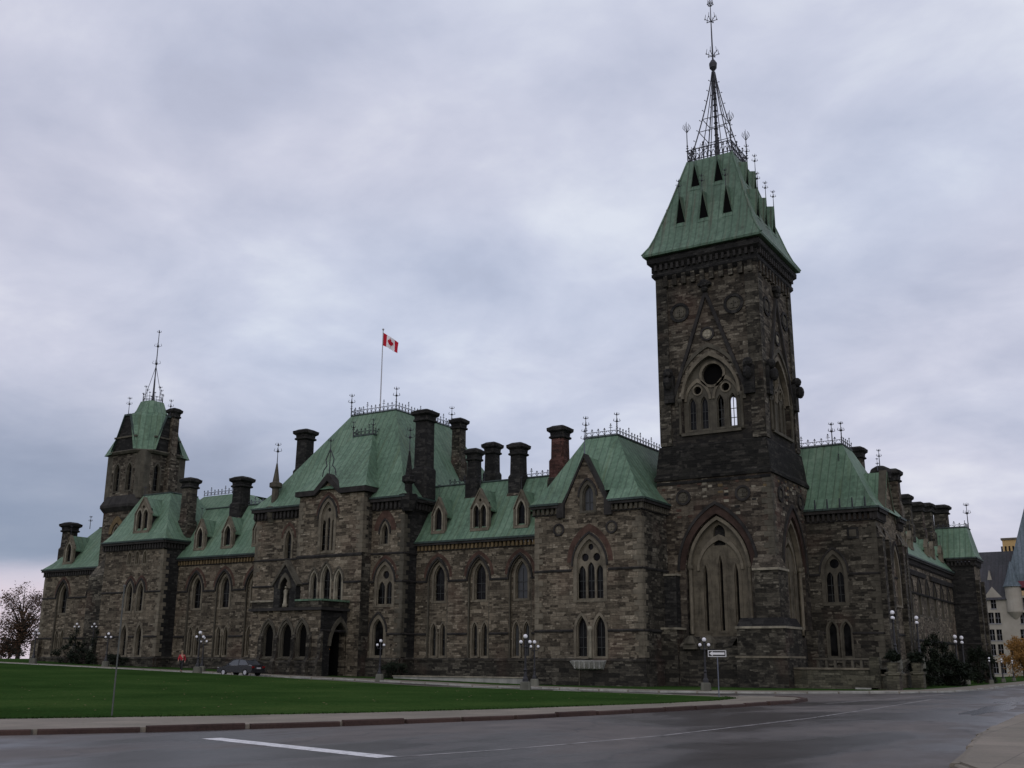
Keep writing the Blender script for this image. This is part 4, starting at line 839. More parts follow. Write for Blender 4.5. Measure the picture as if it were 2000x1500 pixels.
mb.build('spire_roof', 'copper', B)
mb = MB(); mb.rings(*TC, [(26.6, 2.6), (28.0, 1.95), (28.9, 1.5), (30.0, 1.15)], 'ch'); mb.build('spire_roof', 'copper', B)
cr2 = MB()
for i in range(12):
    a = i*math.pi/6; x = TC[0]+1.15*math.cos(a); y = TC[1]+1.15*math.sin(a); finial(cr2, x, y, 30.0, 1.9 if i % 3 == 0 else 1.1, 0.04, 1.0, 1)
    x2, y2 = TC[0]+1.15*math.cos(a+math.pi/6), TC[1]+1.15*math.sin(a+math.pi/6); cr2.tube((x, y, 30.25), (x2, y2, 30.25), 0.03, None, 3); cr2.tube((x, y, 30.6), (x2, y2, 30.6), 0.03, None, 3)
for i in range(4):
    a = i*math.pi/2+0.785; cr2.tube((TC[0]+1.1*math.cos(a), TC[1]+1.1*math.sin(a), 30.0), (TC[0], TC[1], 34.6), 0.03, None, 4)
cr2.tube((*TC, 30), (*TC, 33.0), 0.16, 0.09); cr2.tube((*TC, 33), (*TC, 39.2), 0.08, 0.04)
for zz, s_ in ((34.8, 1.1), (37.0, 1.0), (38.8, 0.6)): finial(cr2, *TC, zz-0.8, 1.0, 0.05, 4.0*s_, 1)
cr2.build('iron_spire', 'iron', B)
f = MB()
for f_, ln in ((FW(TX+0.15), TC[1]), (FS(TY+0.15), TC[0])):
    p = f_(ln, 27.8, 0); finial(f, p[0], p[1], p[2], 2.2, 0.045)
f.build('finial', 'iron', B)
tcx = S(338, 900, TY-0.3)[0]; z_ = S(345, 797, TY-0.3)[1]
chimney(B, tcx, TY+0.2, 17.5, z_, 0.7, mat='stone_tower')

# --- great south-west tower
CX, CY = 82.92, 29.9
GX0, GY0 = CX-4.72, CY-4.72
lo = 4.72; up = 4.35
FWt = FW(CX-lo); FSt = FS(CY-lo)
def cyc(F, c): return F
# lower stage
ac = W(1402, 1100, CX-lo)[0]
big = gothic(ac, 5.3, 2.0, 7.2, 11.3, 12)
for f_, c, arch, dk in ((FWt, CY, (ac, 5.3), 'stone_tower_low'), (FSt, CX, (CX, 5.0), 'stone_tower_low')):
    a0, aw = arch; hole = gothic(a0, aw, 2.0, 7.2, 11.3, 12)
    wall(B, f_, rect(c-lo, c+lo, GB, 14.35), [hole], dk, 0.9, 'tower_wall')
    F2 = sh(f_, 0.55)
    hs = []
    for k, (du, ww, z1_) in enumerate(((-1.25, 0.34, 6.4), (0.0, 0.36, 7.1), (1.25, 0.34, 6.4))):
        hs.append(gwin(B, F2, a0+du, 2.4, ww, z1_, z1_+1.1, trim=0.26, reveal=0.35, hood=None, mat='arch_stone', pane='void', bars=False))
    MB().prism(F2, gothic(a0, aw-0.1, 1.9, 7.2, 11.25, 12), hs+[gothic(a0, 0.95, 8.9, 9.9, 10.5, 7)], -0.4, 0.0).build('tympanum', 'arch_stone', B)
    MB().fbox(F2, a0-0.6, a0+0.6, 8.6, 10.7, -0.6, -0.3).build('niche_back', 'stone_black', B)
    r = MB(); r.strip(f_, arc(a0, aw-0.7, 7.1, 10.85, 12), arc(a0, aw-0.25, 7.1, 11.15, 12), -0.5, -0.12)
    for s_ in (-1, 1): r.rings(*f_(a0+s_*(aw/2-0.25), 0, -0.3)[:2], [(2.2, 0.16), (7.1, 0.14), (7.2, 0.24), (7.45, 0.24)], 'rd', 8)
    r.strip(f_, arc(a0, aw-1.9, 7.0, 9.3, 10), arc(a0, aw-1.5, 7.0, 9.75, 10), -0.6, -0.42)
    r.build('arch_order', 'trim', B)
    MB().strip(f_, arc(a0, aw+0.02, 7.1, 11.32, 12), arc(a0, aw+0.9, 7.1, 12.0, 12), -0.1, 0.05).build('relieving_arch', 'red_dark', B)
    MB().strip(f_, arc(a0, aw+0.92, 7.0, 12.02, 12), arc(a0, aw+1.3, 7.0, 12.3, 12), -0.1, 0.16).build('hood_mould', 'trim_dark', B)
    for px in (-2.75, 2.3): medallion(B, f_, a0+px if f_ is FSt else ({-2.75: W(1451, 962, CX-lo)[0], 2.3: W(1335, 975, CX-lo)[0]}[px]), 12.75, 0.62, 'trim_mid')
    rr = random.Random(11); cells = [(i, j) for i in range(20) for j in range(12)]; rr.shuffle(cells); blk = {'ochre': MB(), 'red': MB(), 'trim_light': MB(), 'stone_black': MB()}
    for n_, (i, j) in enumerate(cells[:64]):
        u = c-lo+0.35+i*0.44; z = 11.15+j*0.25
        if abs(u-a0) < 2.0-(z-11.1)*0.9 or any(abs(u-m_) < 1.0 and abs(z-12.75) < 0.9 for m_ in ((W(1451, 962, CX-lo)[0], W(1335, 975, CX-lo)[0]) if f_ is FWt else (a0-2.75, a0+2.3))): continue
        blk[('ochre', 'red', 'trim_light', 'stone_black')[n_ % 4]].fbox(f_, u, u+rr.uniform(0.25, 0.42), z, z+rr.uniform(0.13, 0.22), -0.05, 0.02+0.01*rr.random())
    for k_, m_ in blk.items(): m_.build('coloured_stones', k_, B)
# corner piers and buttresses of the lower stage
quoins(B, FWt, CY-lo, 1, FSt, CX-lo, 1, 7.2, 14.2, mat='trim_mid')
def buttress(x0, x1, y0, y1, zc, top, mat='stone_dark', slope=0.9, cap='trim_light'):
    mb = MB(); mb.box(x0, x1, y0, y1, GB, zc); o = mb.build('buttress', mat, B)
    MB().box(x0-0.1, x1+0.1, y0-0.1, y1+0.1, zc, zc+0.16).build('buttress_cap', cap, o)
    MB().add([(x0, y0, zc+0.16), (x1, y0, zc+0.16), (x1, y1, zc+0.16), (x0, y1, zc+0.16), (x0+slope, y0+slope*0.4, top), (x1, y0+slope*0.4, top), (x1, y1, top), (x0+slope, y1, top)], [(0, 1, 5, 4), (1, 2, 6, 5), (2, 3, 7, 6), (3, 0, 4, 7), (4, 5, 6, 7)]).build('buttress_slope', 'stone_black', o)
    return o
ylo = W(1439, 1227, 76.4)[0]
buttress(76.4, 80.5, 24.2, ylo, 2.5, 3.3)                                   # big clasping buttress on the south-west corner, low stage
MB().box(77.35, 79.6, 24.75, W(1472, 1109, 77.4)[0], 2.4, 6.75).build('buttress', 'stone_dark', B)
MB().box(77.25, 79.7, 24.65, W(1472, 1109, 77.4)[0]+0.1, 6.75, 6.92).build('buttress_cap', 'trim_light', B)
MB().add([(77.35, 24.75, 6.92), (79.6, 24.75, 6.92), (79.6, 26.8, 6.92), (77.35, 26.8, 6.92), (78.2, 25.2, 8.0), (79.6, 25.2, 8.0), (79.6, 26.8, 8.0), (78.2, 26.8, 8.0)], [(0, 1, 5, 4), (1, 2, 6, 5), (2, 3, 7, 6), (3, 0, 4, 7)]).build('buttress_slope', 'stone_tower', B)
MB().box(84.8, 86.6, 24.3, 25.3, GB, 2.6).build('buttress', 'stone_dark', B)
yl2 = W(1302, 1118, 77.6)[0]
MB().box(77.4, 78.3, 32.9, 34.4, GB, 6.6).build('buttress', 'stone_black', B)
MB().box(77.3, 78.3, 32.8, 34.5, 6.6, 6.75).build('buttress_cap', 'trim_light', B)
MB().box(76.6, 78.3, 32.6, 34.5, GB, 2.5).build('buttress', 'stone_dark', B)
MB().box(76.5, 78.3, 32.5, 34.6, 2.5, 2.65).build('buttress_cap', 'trim_light', B)
# plinth block between the buttresses, and its sill line
MB().box(76.9, 78.3, 24.9, 33.9, GB, 1.3).build('plinth', 'stone_dark', B)
MB().add([(76.9, 28.4, 1.3), (76.9, 32.6, 1.3), (78.2, 32.6, 2.0), (78.2, 28.4, 2.0)], [(0, 1, 2, 3)]).build('plinth_slope', 'stone_dark', B)
MB().box(76.25, 80.6, 24.05, ylo+0.15, 0.42, 0.56).build('string_course', 'trim', B)
MB().box(76.3, 80.55, 24.1, ylo+0.1, GB, 0.42).build('plinth', 'stone_dark', B)
wp = MB()
for dy in (31.6, 30.2): wp.box(76.55, 76.95, dy-0.55, dy+0.55, 1.05, 1.45); wp.rings(76.9, dy, [(1.45, 0.62), (1.75, 0.5), (2.05, 0.2)], 'rd', 8)
wp.build('carved_base', 'trim_mid', B)
# black sloping skirt
mb = MB(); mb.rings(CX, CY, [(14.2, lo+0.16), (14.42, lo+0.16), (14.7, lo+0.02), (15.7, up+0.30), (16.9, up+0.16), (17.1, up-0.02)], 'sq'); mb.build('tower_skirt', 'skirt', B)
bands(B, FWt, 13.95, [(CY-lo, CY+lo)], 0.25, 0.1, 'stone_black')
# upper stage
Fs_up = (FW(CX-up), FS(CY-up), FN(CY+up), FE(CX+up))
for f_, c in zip(Fs_up, (CY, CX, CX, CY)):
    ga = gothic(c, 5.0, 18.0, 21.0, 24.6, 12); full = f_ in Fs_up[:2]
    eo = [gothic(c+cc, 1.7, 18.3, 21.6, 22.8, 6) for cc in (-1.2, 1.2)]
    wall(B, f_, rect(c-up, c+up, 17.0, 32.0), [ga] if full else eo, 'stone_tower_up', 0.6, 'tower_wall')
    if not full: continue
    F2 = sh(f_, 0.4); hs = [circle(c-0.12, 22.75, 0.92, 22)]
    for cc in (-1.2, 1.2):
        for k in (-0.52, 0.52):
            opn = f_ is Fs_up[0] and cc < 0
            hs.append(gwin(B, F2, c+cc+k, 18.3, 0.62, 20.3, 21.0, trim=0.1, reveal=0.2, hood=None, mat='trim_mid', pane=None if opn else 'glass', bars=True))
        hs.append(circle(c+cc, 21.55, 0.34, 14))
    MB().prism(F2, gothic(c, 4.9, 17.9, 21.0, 24.5, 12), hs, -0.4, 0.0).build('tympanum', 'trim_mid', B)
    if f_ is Fs_up[0]: MB().fbox(F2, c-0.05, c+2.3, 18, 24.4, -0.6, -0.41).fbox(F2, c-2.3, c-0.05, 21.0, 24.4, -0.6, -0.41).build('niche_back', 'void', B)
    else: MB().fbox(F2, c-2.3, c+2.3, 18, 24.4, -0.6, -0.41).build('niche_back', 'void', B)
    r = MB(); r.prism(F2, circle(c-0.12, 22.75, 1.12, 22), [circle(c-0.12, 22.75, 0.9, 22)], -0.2, 0.1)
    for cc in (-1.2, 1.2): r.strip(F2, arc(c+cc, 1.9, 20.7, 22.2, 8), arc(c+cc, 2.3, 20.7, 22.55, 8), -0.1, 0.1); r.prism(F2, circle(c+cc, 21.55, 0.45, 14), [circle(c+cc, 21.55, 0.33, 14)], -0.2, 0.08)
    r.strip(f_, arc(c, 4.6, 20.9, 24.25, 12), arc(c, 5.04, 20.9, 24.65, 12), -0.35, 0.02)
    r.build('arch_order', 'trim', B)
    r = MB(); r.strip(f_, [(c-2.75, 20.3)]+arc(c, 5.5, 20.9, 24.95, 12)+[(c+2.75, 20.3)], [(c-3.0, 20.3)]+arc(c, 6.0, 20.9, 25.3, 12)+[(c+3.0, 20.3)], -0.1, 0.14); r.build('hood_mould', 'trim_mid', B)
    r = MB(); r.strip(f_, [(c-2.95, 21.0), (c, 29.3), (c+2.95, 21.0)], [(c-3.25, 21.0), (c, 30.05), (c+3.25, 21.0)], -0.1, 0.22); r.build('gable_moulding', 'trim_dark', B)
    r = MB(); p = f_(c, 0, 0.25); r.sphere((p[0], p[1], 30.35), 0.42, 8, 6); r.sphere((p[0], p[1], 29.9), 0.28, 8, 6); r.fbox(f_, c-0.55, c+0.55, 30.2, 30.45, 0, 0.4); r.build('carved_finial', 'stone_black', B)
    medallion(B, f_, c, 26.1, 0.6, 'trim_light', 'trim_mid')
    for u in (c-2.35, c+2.35): medallion(B, f_, u, 28.3, 0.85, 'trim_mid', 'stone_black')
    MB().fbox(f_, c-2.5, c+2.5, 17.75, 17.98, -0.1, 0.2).build('sill', 'trim_mid', B)
    # corbel table under the cornice
    r = MB(); u = c-up+0.25
    while u < c+up-0.4: r.fbox(f_, u, u+0.36, 30.75, 31.7, -0.05, 0.28); u += 0.82
    r.build('corbel_table', 'stone_dark', B)
    for s_ in (-1, 1):
        MB().fbox(f_, c+s_*(up-0.45)-0.5, c+s_*(up-0.45)+0.5, 17.1, 31.6, -0.1, 0.13).build('corner_pier', 'stone_dark', B)
        g = MB(); g.fbox(f_, c+s_*(up-0.95)-0.42, c+s_*(up-0.95)+0.42, 20.6, 22.9, 0, 0.42); p = f_(c+s_*(up-0.95), 23.1, 0.45); g.sphere(p, 0.42, 8, 6); p = f_(c+s_*(up-0.95), 22.2, 0.7); g.sphere(p, 0.36, 8, 6, 1.5); g.build('carved_beast', 'stone_black', B)
        r = MB(); r.rings(*f_(c+s_*2.62, 0, 0.05)[:2], [(17.9, 0.16), (18.2, 0.12), (20.5, 0.12), (20.6, 0.2), (20.9, 0.2)], 'rd', 8); r.build('colonnette', 'trim_mid', B, smooth=True)
quoins(B, Fs_up[0], CY-up, 1, Fs_up[1], CX-up, 1, 23.2, 30.5, mat='trim_mid')
mb = MB(); mb.rings(CX, CY, [(31.4, up+0.02), (31.75, up+0.32), (32.0, up+0.32), (32.05, up+0.22), (32.6, up+0.25), (32.9, up+0.6), (33.3, up+0.62), (33.35, up+0.5), (33.55, up+0.5)], 'sq'); mb.build('tower_cornice', 'stone_black', B)
mb = MB()
for f_, c in zip(Fs_up, (CY, CX, CX, CY)):
    u = c-up
    while u < c+up: mb.fbox(f_, u, u+0.22, 32.25, 32.75, 0.1, 0.45); u += 0.5
mb.build('dentils', 'trim_dark', B)
# tower roof
prof = [(33.5, 5.22), (33.68, 5.26), (34.5, 4.75), (35.4, 4.38), (36.5, 4.03), (38.5, 3.38), (42.95, 2.06)]
mb = MB(); mb.rings(CX, CY, prof, 'sq'); mb.build('tower_roof', 'copper_tower', B)
for a, b in ((-1, -1), (1, -1), (-1, 1), (1, 1)):
    e = MB()
    for (z0, h0), (z1, h1) in zip(prof[1:], prof[2:]): e.tube((CX+a*h0, CY+b*h0, z0), (CX+a*h1, CY+b*h1, z1), 0.09)
    e.build('hip_roll', 'copper_tower', B)
def rh(z):
    for (z0, h0), (z1, h1) in zip(prof, prof[1:]):
        if z0 <= z <= z1: return h0+(h1-h0)*(z-z0)/(z1-z0)
for f_mk, c in ((FW, CY), (FS, CX), (FE, CY), (FN, CX)):
    for zb, hgt, us in ((36.15, 3.0, (-2.1, 0.0, 2.1)), (39.75, 2.6, (-1.05, 1.05))):
        for u in us:
            h = rh(zb); sgn = -1 if f_mk in (FW, FS) else 1
            cc = CX if f_mk in (FW, FE) else CY
            f_ = f_mk(cc+sgn*(h-0.05)); ht = rh(zb+hgt)
            top = h-ht; wv = 0.46
            tri = MB(); pts = [f_(c+u-wv, zb, 0), f_(c+u+wv, zb, 0), f_(c+u, zb+hgt*0.92, 0.12-0.0), f_(c+u-wv, zb, -0.35), f_(c+u+wv, zb, -0.35), f_(c+u, zb+hgt, -top-0.05)]
            tri.add(pts, [(0, 2, 5, 3), (1, 2, 5, 4)]); tri.add([f_(c+u-wv-0.08, zb-0.02, 0.05), f_(c+u+wv+0.08, zb-0.02, 0.05), f_(c+u+wv+0.08, zb+0.1, -0.3), f_(c+u-wv-0.08, zb+0.1, -0.3)], [(0, 1, 2, 3)])
            o = tri.build('lucarne', 'copper_tower', B); MB().add([f_(c+u-wv-0.05, zb-0.06, 0.1), f_(c+u+wv+0.05, zb-0.06, 0.1), f_(c+u+wv+0.05, zb+0.05, -0.2), f_(c+u-wv-0.05, zb+0.05, -0.2)], [(0, 1, 2, 3)]).build('sill', 'copper', o)
            vd = MB(); vd.add([f_(c+u-wv+0.04, zb+0.06, -0.06), f_(c+u+wv-0.04, zb+0.06, -0.06), f_(c+u, zb+hgt*0.86, 0.02)], [(0, 1, 2)]); vd.build('lucarne_opening', 'void', o)
            if f_mk in (FW, FS, FE): ff = MB(); p = f_(c+u, zb+hgt*0.92, 0.08); finial(ff, p[0], p[1], p[2], 1.5 if zb < 38 else 1.6, 0.035, 1.1); ff.build('finial', 'iron', o)
# iron crown and spire
D = 2.02; Zd = 42.95
cresting(B, [(CX-D, CY-D, Zd), (CX+D, CY-D, Zd), (CX+D, CY+D, Zd), (CX-D, CY+D, Zd), (CX-D, CY-D, Zd)], 1.6, 0.36, r=0.048, rail=0.72)
sp = MB(); sp.tube((CX, CY, Zd), (CX, CY, 46.5), 0.17, 0.15, 8); sp.tube((CX, CY, 46.5), (CX, CY, 53.0), 0.13, 0.1, 8); sp.tube((CX, CY, 53), (CX, CY, 60.0), 0.085, 0.03, 6)
sp.rings(CX, CY, [(52.5, 0.12), (52.8, 0.34), (53.2, 0.38), (53.6, 0.16)], 'rd', 8)
for i in range(16):
    z = Zd+0.6*i
    if z < 53: sp.rings(CX, CY, [(z, 0.14), (z+0.06, 0.21), (z+0.12, 0.14)], 'rd', 8)
legs = [(a*D*0.95, b*D*0.95) for a, b in ((-1, -1), (1, -1), (1, 1), (-1, 1))]+[(0, -D*0.9), (0, D*0.9), (D*0.9, 0), (-D*0.9, 0)]
for k, (a, b) in enumerate(legs):
    n = 9; pts = []
    for i in range(n+1):
        t = i/n; s_ = (1-t)**1.25; pts.append(Vector((CX+a*s_*(0.94)+0.05*a, CY+b*s_*0.94+0.05*b, Zd+(52.4-Zd)*t)))
    for i in range(n): sp.tube(pts[i], pts[i+1], 0.055 if k < 4 else 0.04, None, 4)
    if k < 4:
        for i in range(1, n):
            d = Vector((a, b, 0)).normalized(); sp.tube(pts[i], pts[i]+d*0.2+Vector((0, 0, 0.1)), 0.035, 0.02, 3); sp.sphere(pts[i]+d*0.2+Vector((0, 0, 0.1)), 0.055, 5, 4)
for t in (0.33, 0.47):
    s_ = (1-t)**1.25*0.94+0.05; z = Zd+(52.4-Zd)*t; q = D*0.95*s_*1.0
    cs = [(CX-q, CY-q, z), (CX+q, CY-q, z), (CX+q, CY+q, z), (CX-q, CY+q, z), (CX-q, CY-q, z)]
    for a, b in zip(cs, cs[1:]): sp.tube(a, b, 0.035, None, 4)
for zz, s_ in ((54.0, 1.15), (57.6, 1.1), (59.2, 0.5)):
    for j in range(6):
        a = j*math.pi/3; r = 0.5*s_; p = (CX+r*math.cos(a), CY+r*math.sin(a), zz+0.25); sp.tube((CX, CY, zz), p, 0.03, None, 4); sp.tube(p, (CX+r*0.85*math.cos(a), CY+r*0.85*math.sin(a), zz+0.75), 0.03, 0.02, 4); sp.sphere(p, 0.07, 5, 4)
for a, b in ((-1, -1), (1, -1), (1, 1), (-1, 1)):
    x, y = CX+a*D, CY+b*D; sp.tube((x, y, Zd-2.2), (x, y, Zd+3.2), 0.06, 0.04, 5)
    for j in range(6):
        an = j*math.pi/3; r = 0.34; p = (x+r*math.cos(an), y+r*math.sin(an), Zd+3.35); sp.tube((x, y, Zd+2.9), p, 0.03, 0.02, 3); sp.tube(p, (x+r*0.8*math.cos(an), y+r*0.8*math.sin(an), Zd+3.7), 0.03, 0.02, 3)
    sp.tube((x, y, Zd+3.2), (x, y, Zd+4.0), 0.035, 0.015, 4)
sp.build('iron_spire', 'iron', B)
# stair turret on the north side
tx, ty = 83.2, 35.1
mb = MB(); mb.rings(tx, ty, [(13, 0.95), (20.2, 0.95), (20.4, 1.15), (20.7, 1.15)], 'rd', 8); o = mb.build('stair_turret', 'stone_tower', B)
MB().rings(tx, ty, [(20.7, 1.1), (21.5, 0.85), (23.4, 0.62), (23.5, 0.7)], 'rd', 8).build('turret_roof', 'copper_dark', o)
f = MB(); finial(f, tx, ty, 23.4, 2.0, 0.05); f.build('finial', 'iron', o)

# --- south-east block (its west wall and south return)
XE = 86.6; YE = 19.65; F = FW(XE); FSo = FS(YE)
wc = W(1630, 1130, XE)[0]; w2 = W(1640, 1240, XE)[0]
hs = [gwin(B, F, wc, 4.7, 1.5, 7.2, 8.6, 2, [(0, 7.85, 0.38)], trim=0.3, lz=6.7, mat='trim_mid', pier=0.3)]
for s_ in (-1, 1): hs.append(gwin(B, F, w2+s_*0.55, 0.6, 0.72, 2.6, 3.3, trim=0.14, hood=None, mat='trim_mid', bars=False))
wall(B, F, rect(YE, 25.6, GB, 11.7), hs, 'stone_dark')
gcx = 91.8
wall(B, FSo, [(XE+0.003, GB), (XE+0.003, 11.7), (gcx-1.9, 11.7), (gcx, 15.7), (gcx+1.9, 11.7), (96, 11.7), (96, GB)], [], 'stone')
hs = gwin(B, sh(FSo, -0.2), gcx, 4.7, 2.0, 7.3, 9.3, 2, trim=0.35)
MB().strip(FSo, [(gcx-2.0, 11.6), (gcx, 15.6), (gcx+2.0, 11.6)], [(gcx-2.15, 11.65), (gcx, 15.95), (gcx+2.15, 11.65)], -0.5, 0.12).build('gable_coping', 'trim_mid', B)
for u in (XE+0.5, gcx-2.4, gcx+2.4, 95.5):
    MB().fbox(FSo, u-0.4, u+0.4, GB, 9.8, 0, 0.45).build('buttress', 'stone_dark', B)
    MB().add([FSo(u-0.4, 9.8, 0.55), FSo(u+0.4, 9.8, 0.55), FSo(u+0.4, 10.8, 0), FSo(u-0.4, 10.8, 0)], [(0, 1, 2, 3)]).build('buttress_cap', 'trim_mid', B)
bands(B, F, ZU, spans(YE, 25.2, [(wc, 2.3)])); bands(B, F, ZL, spans(YE, 25.2, [(w2, 2.1)])); bands(B, FSo, ZU, [(XE, 96)]); bands(B, FSo, ZL, [(XE, 96)])
plinth(F, [(YE-0.2, 25.2)]); plinth(FSo, [(XE, 96)])
cornice(B, F, YE-0.4, 25.4, 12.1, 0.75, 0.4, dmat='trim_dark'); cornice(B, FSo, XE-0.3, gcx-2.2, 12.1, 0.75, 0.4); cornice(B, FSo, gcx+2.2, 96.3, 12.1, 0.75, 0.4)
quoins(B, F, YE, 1, FSo, XE, 1, 0.5, 11.3, mat='trim_mid')
md = W(1666, 1041, XE); MB().fbox(F, md[0]-0.45, md[0]+0.45, md[1]-0.45, md[1]+0.45, -0.02, 0.1).build('carved_panel', 'stone_black', B); MB().fbox(F, md[0]-0.27, md[0]+0.27, md[1]-0.27, md[1]+0.27, 0.0, 0.13).build('carved_disc', 'trim_mid', B)
mansard(B, 86.25, 96.4, 19.3, 32, 12.2, 90.3, 93.5, 22.7, 29, 18.2, 0.5)
roof(B, [[(gcx-1.95, 19.5, 11.9), (gcx, 19.5, 15.8), (gcx, 22.5, 15.8), (gcx-1.95, 22.0, 12.0)], [(gcx+1.95, 19.5, 11.9), (gcx, 19.5, 15.8), (gcx, 22.5, 15.8), (gcx+1.95, 22.0, 12.0)]])
cresting(B, [(90.3, 28.5, 18.25), (90.3, 22.7, 18.25), (93.5, 22.7, 18.25)], 0.95, posts=[(90.3, 22.7, 18.2), (90.3, 23.5, 18.2)], ph=2.0)
sg = MB()
for i in range(6): y = 25.2-i*1.0; sg.tube((86.15, y, 12.25), (86.15, y, 13.0), 0.07, 0.05, 5)
sg.build('snow_guard', 'iron', B)
def chim_px(px, py, Y, zb, h, **k):
    x_, z_ = S(px, py, Y); return chimney(B, x_, Y, zb, z_, h, **k)
chim_px(1672, 874, 25.0, 15.5, 0.85)
x_, z_ = S(1717, 922, 20.6); MB().rings(x_, 20.5, [(15.6, 0.5), (z_-0.7, 0.5), (z_-0.6, 0.85), (z_-0.1, 0.95), (z_+0.25, 0.8), (z_+0.5, 0.35)], 'rd', 8).build('chimney', 'stone_black', B)
f = MB(); finial(f, x_, 20.5, z_+0.4, 1.6, 0.05); finial(f, x_-0.9, 20.5, z_-0.3, 1.4, 0.03, 0.6); f.build('finial', 'iron_grey', B)
chim_px(1741, 917, 20.6, 12.0, 0.78, mat='stone_tower')
cresting(B, [(gcx-2.5, 22.8, 16.5), (gcx-0.5, 22.8, 16.5)], 0.7)

# --- south front
YS = 22.3; F = FS(YS); hs = []
n = 9
for i in range(n):
    u = 99+i*4.0; 
    hs.append(gwin(B, F, u, 4.9, 1.15, 7.0, 8.2, trim=0.25, hood='trim_dark', mat='trim_mid'))
    for s_ in (-1, 1): hs.append(gwin(B, F, u+s_*0.5, 0.6, 0.5, 2.4, 3.1, trim=0.13, hood=None, bars=False, mat='trim_mid'))
wall(B, F, rect(95.5, 135, GB, 10.0), hs, 'stone')
bands(B, F, ZU, [(95.5, 135)], 0.24, 0.2); bands(B, F, ZL, [(95.5, 135)], 0.24, 0.2); bands(B, F, 9.0, [(108, 118), (121, 134)], 0.6, 0.35); plinth(F, [(95.5, 135)])
cornice(B, F, 95.5, 135, 10.42, 0.6, 0.4)
roof(B, [[(95, 21.9, 10.5), (135, 21.9, 10.5), (135, 22.7, 11.5), (95, 22.7, 11.5)], [(95, 22.7, 11.5), (135, 22.7, 11.5), (135, 25.8, 16.2), (95, 25.8, 16.2)], [(95, 25.8, 16.2), (135, 25.8, 16.2), (135, 38, 16.3), (95, 38, 16.3)]])
for i, u in enumerate((104, 112.5, 115.5, 124, 127, 132)): dormer(B, FS(22.75), u, 11.7, 1.15, 12.6, 13.35, 1, 2.2, mat='trim')
for px, py, zb, h in ((1767, 966, 13.0, 0.75), (1791, 981, 13.2, 0.8), (1808, 983, 13.2, 0.9), (1836, 987, 12.5, 1.1)): chim_px(px, py, 24.2, zb, h)
X1 = 134.3; F = FW(X1); FSo = FS(19.7)
wall(B, F, rect(19.7, 22.9, GB, 11.7), [], 'stone_black')
XQ = 138.6; hs = [gwin(B, FSo, 136.6, 4.7, 1.7, 7.3, 9.0, 2, trim=0.3, mat='trim_mid'), gwin(B, FSo, 136.6, 0.6, 1.5, 2.4, 3.3, 2, trim=0.25, mat='trim_mid')]
wall(B, FSo, rect(X1+0.003, XQ, GB, 11.7), hs, 'stone')
for u in (X1+0.4, XQ-0.35): MB().fbox(FSo, u-0.35, u+0.35, GB, 9.6, 0, 0.4).build('buttress', 'stone_dark', B)
bands(B, FSo, ZU, [(X1, XQ)], 0.25, 0.25); bands(B, FSo, ZL, [(X1, XQ)], 0.25, 0.25); cornice(B, F, 19.3, 22.6, 12.1, 0.7, 0.4); cornice(B, FSo, X1-0.3, XQ+0.3, 12.1, 0.7, 0.4)
bands(B, F, ZU, [(19.7, 22.5)]); bands(B, F, ZL, [(19.7, 22.5)])
mansard(B, X1-0.4, XQ+0.5, 19.3, 30, 12.2, 135.6, XQ-0.2, 20.3, 29, 15.9, 0.3)
f = MB(); x_, z_ = S(1900, 1040, 21.0); finial(f, XQ-0.5, 20.4, 15.9, 3.2, 0.07); f.build('finial', 'iron', B)
cresting(B, [(135.6, 24, 15.95), (135.6, 20.4, 15.95), (XQ-0.3, 20.4, 15.95)], 0.7)
x_, z_ = S(1848, 990, 23.5); f = MB(); finial(f, x_+2, 24.5, z_-1, 1.6, 0.05); f.build('finial', 'iron', B)
# unseen inner mass so nothing shows through the courtyard side
MB().box(82, 92, 36, 112, GB, 9.9).build('courtyard_wall', 'stone_dark', B)
MB().box(90, 138, 26, 36, GB, 9.9).build('courtyard_wall', 'stone_dark', B)

# ================================================================ flag
fy, fz = W(743, 785, 84.0); FPc = (84.0, fy)
_, ztip = W(748, 645, 84.0)
FT = wthing('flag', 'red and white maple leaf flag on a pole above the central green roof', 'flag', (84.0, fy, 24.3))
fp = MB(); fp.tube((84.0, fy, 24.2), (84.0, fy, ztip), 0.075, 0.045, 8); fp.sphere((84.0, fy, ztip+0.08), 0.12); fp.build('flagpole', new_mat('pale_pole', 0.5, (0.4, 0.4, 0.42))[0], FT)
def flag_pt(s, t):
    """s along the fly 0..1, t down the hoist 0..1: blown towards the south-east and drooping"""
    L_ = 2.15; H_ = 1.42
    dx, dy = 0.35, -0.94
    k = s*L_*0.80; sag = 0.50*L_*s+0.06*s*s*L_
    wv = 0.15*math.sin(s*9.0+t*2.2)*(0.35+s)
    return (84.0+dx*k+wv*0.9, fy+dy*k+wv*0.35, ztip-0.25-t*H_*(1-0.12*s)-sag)
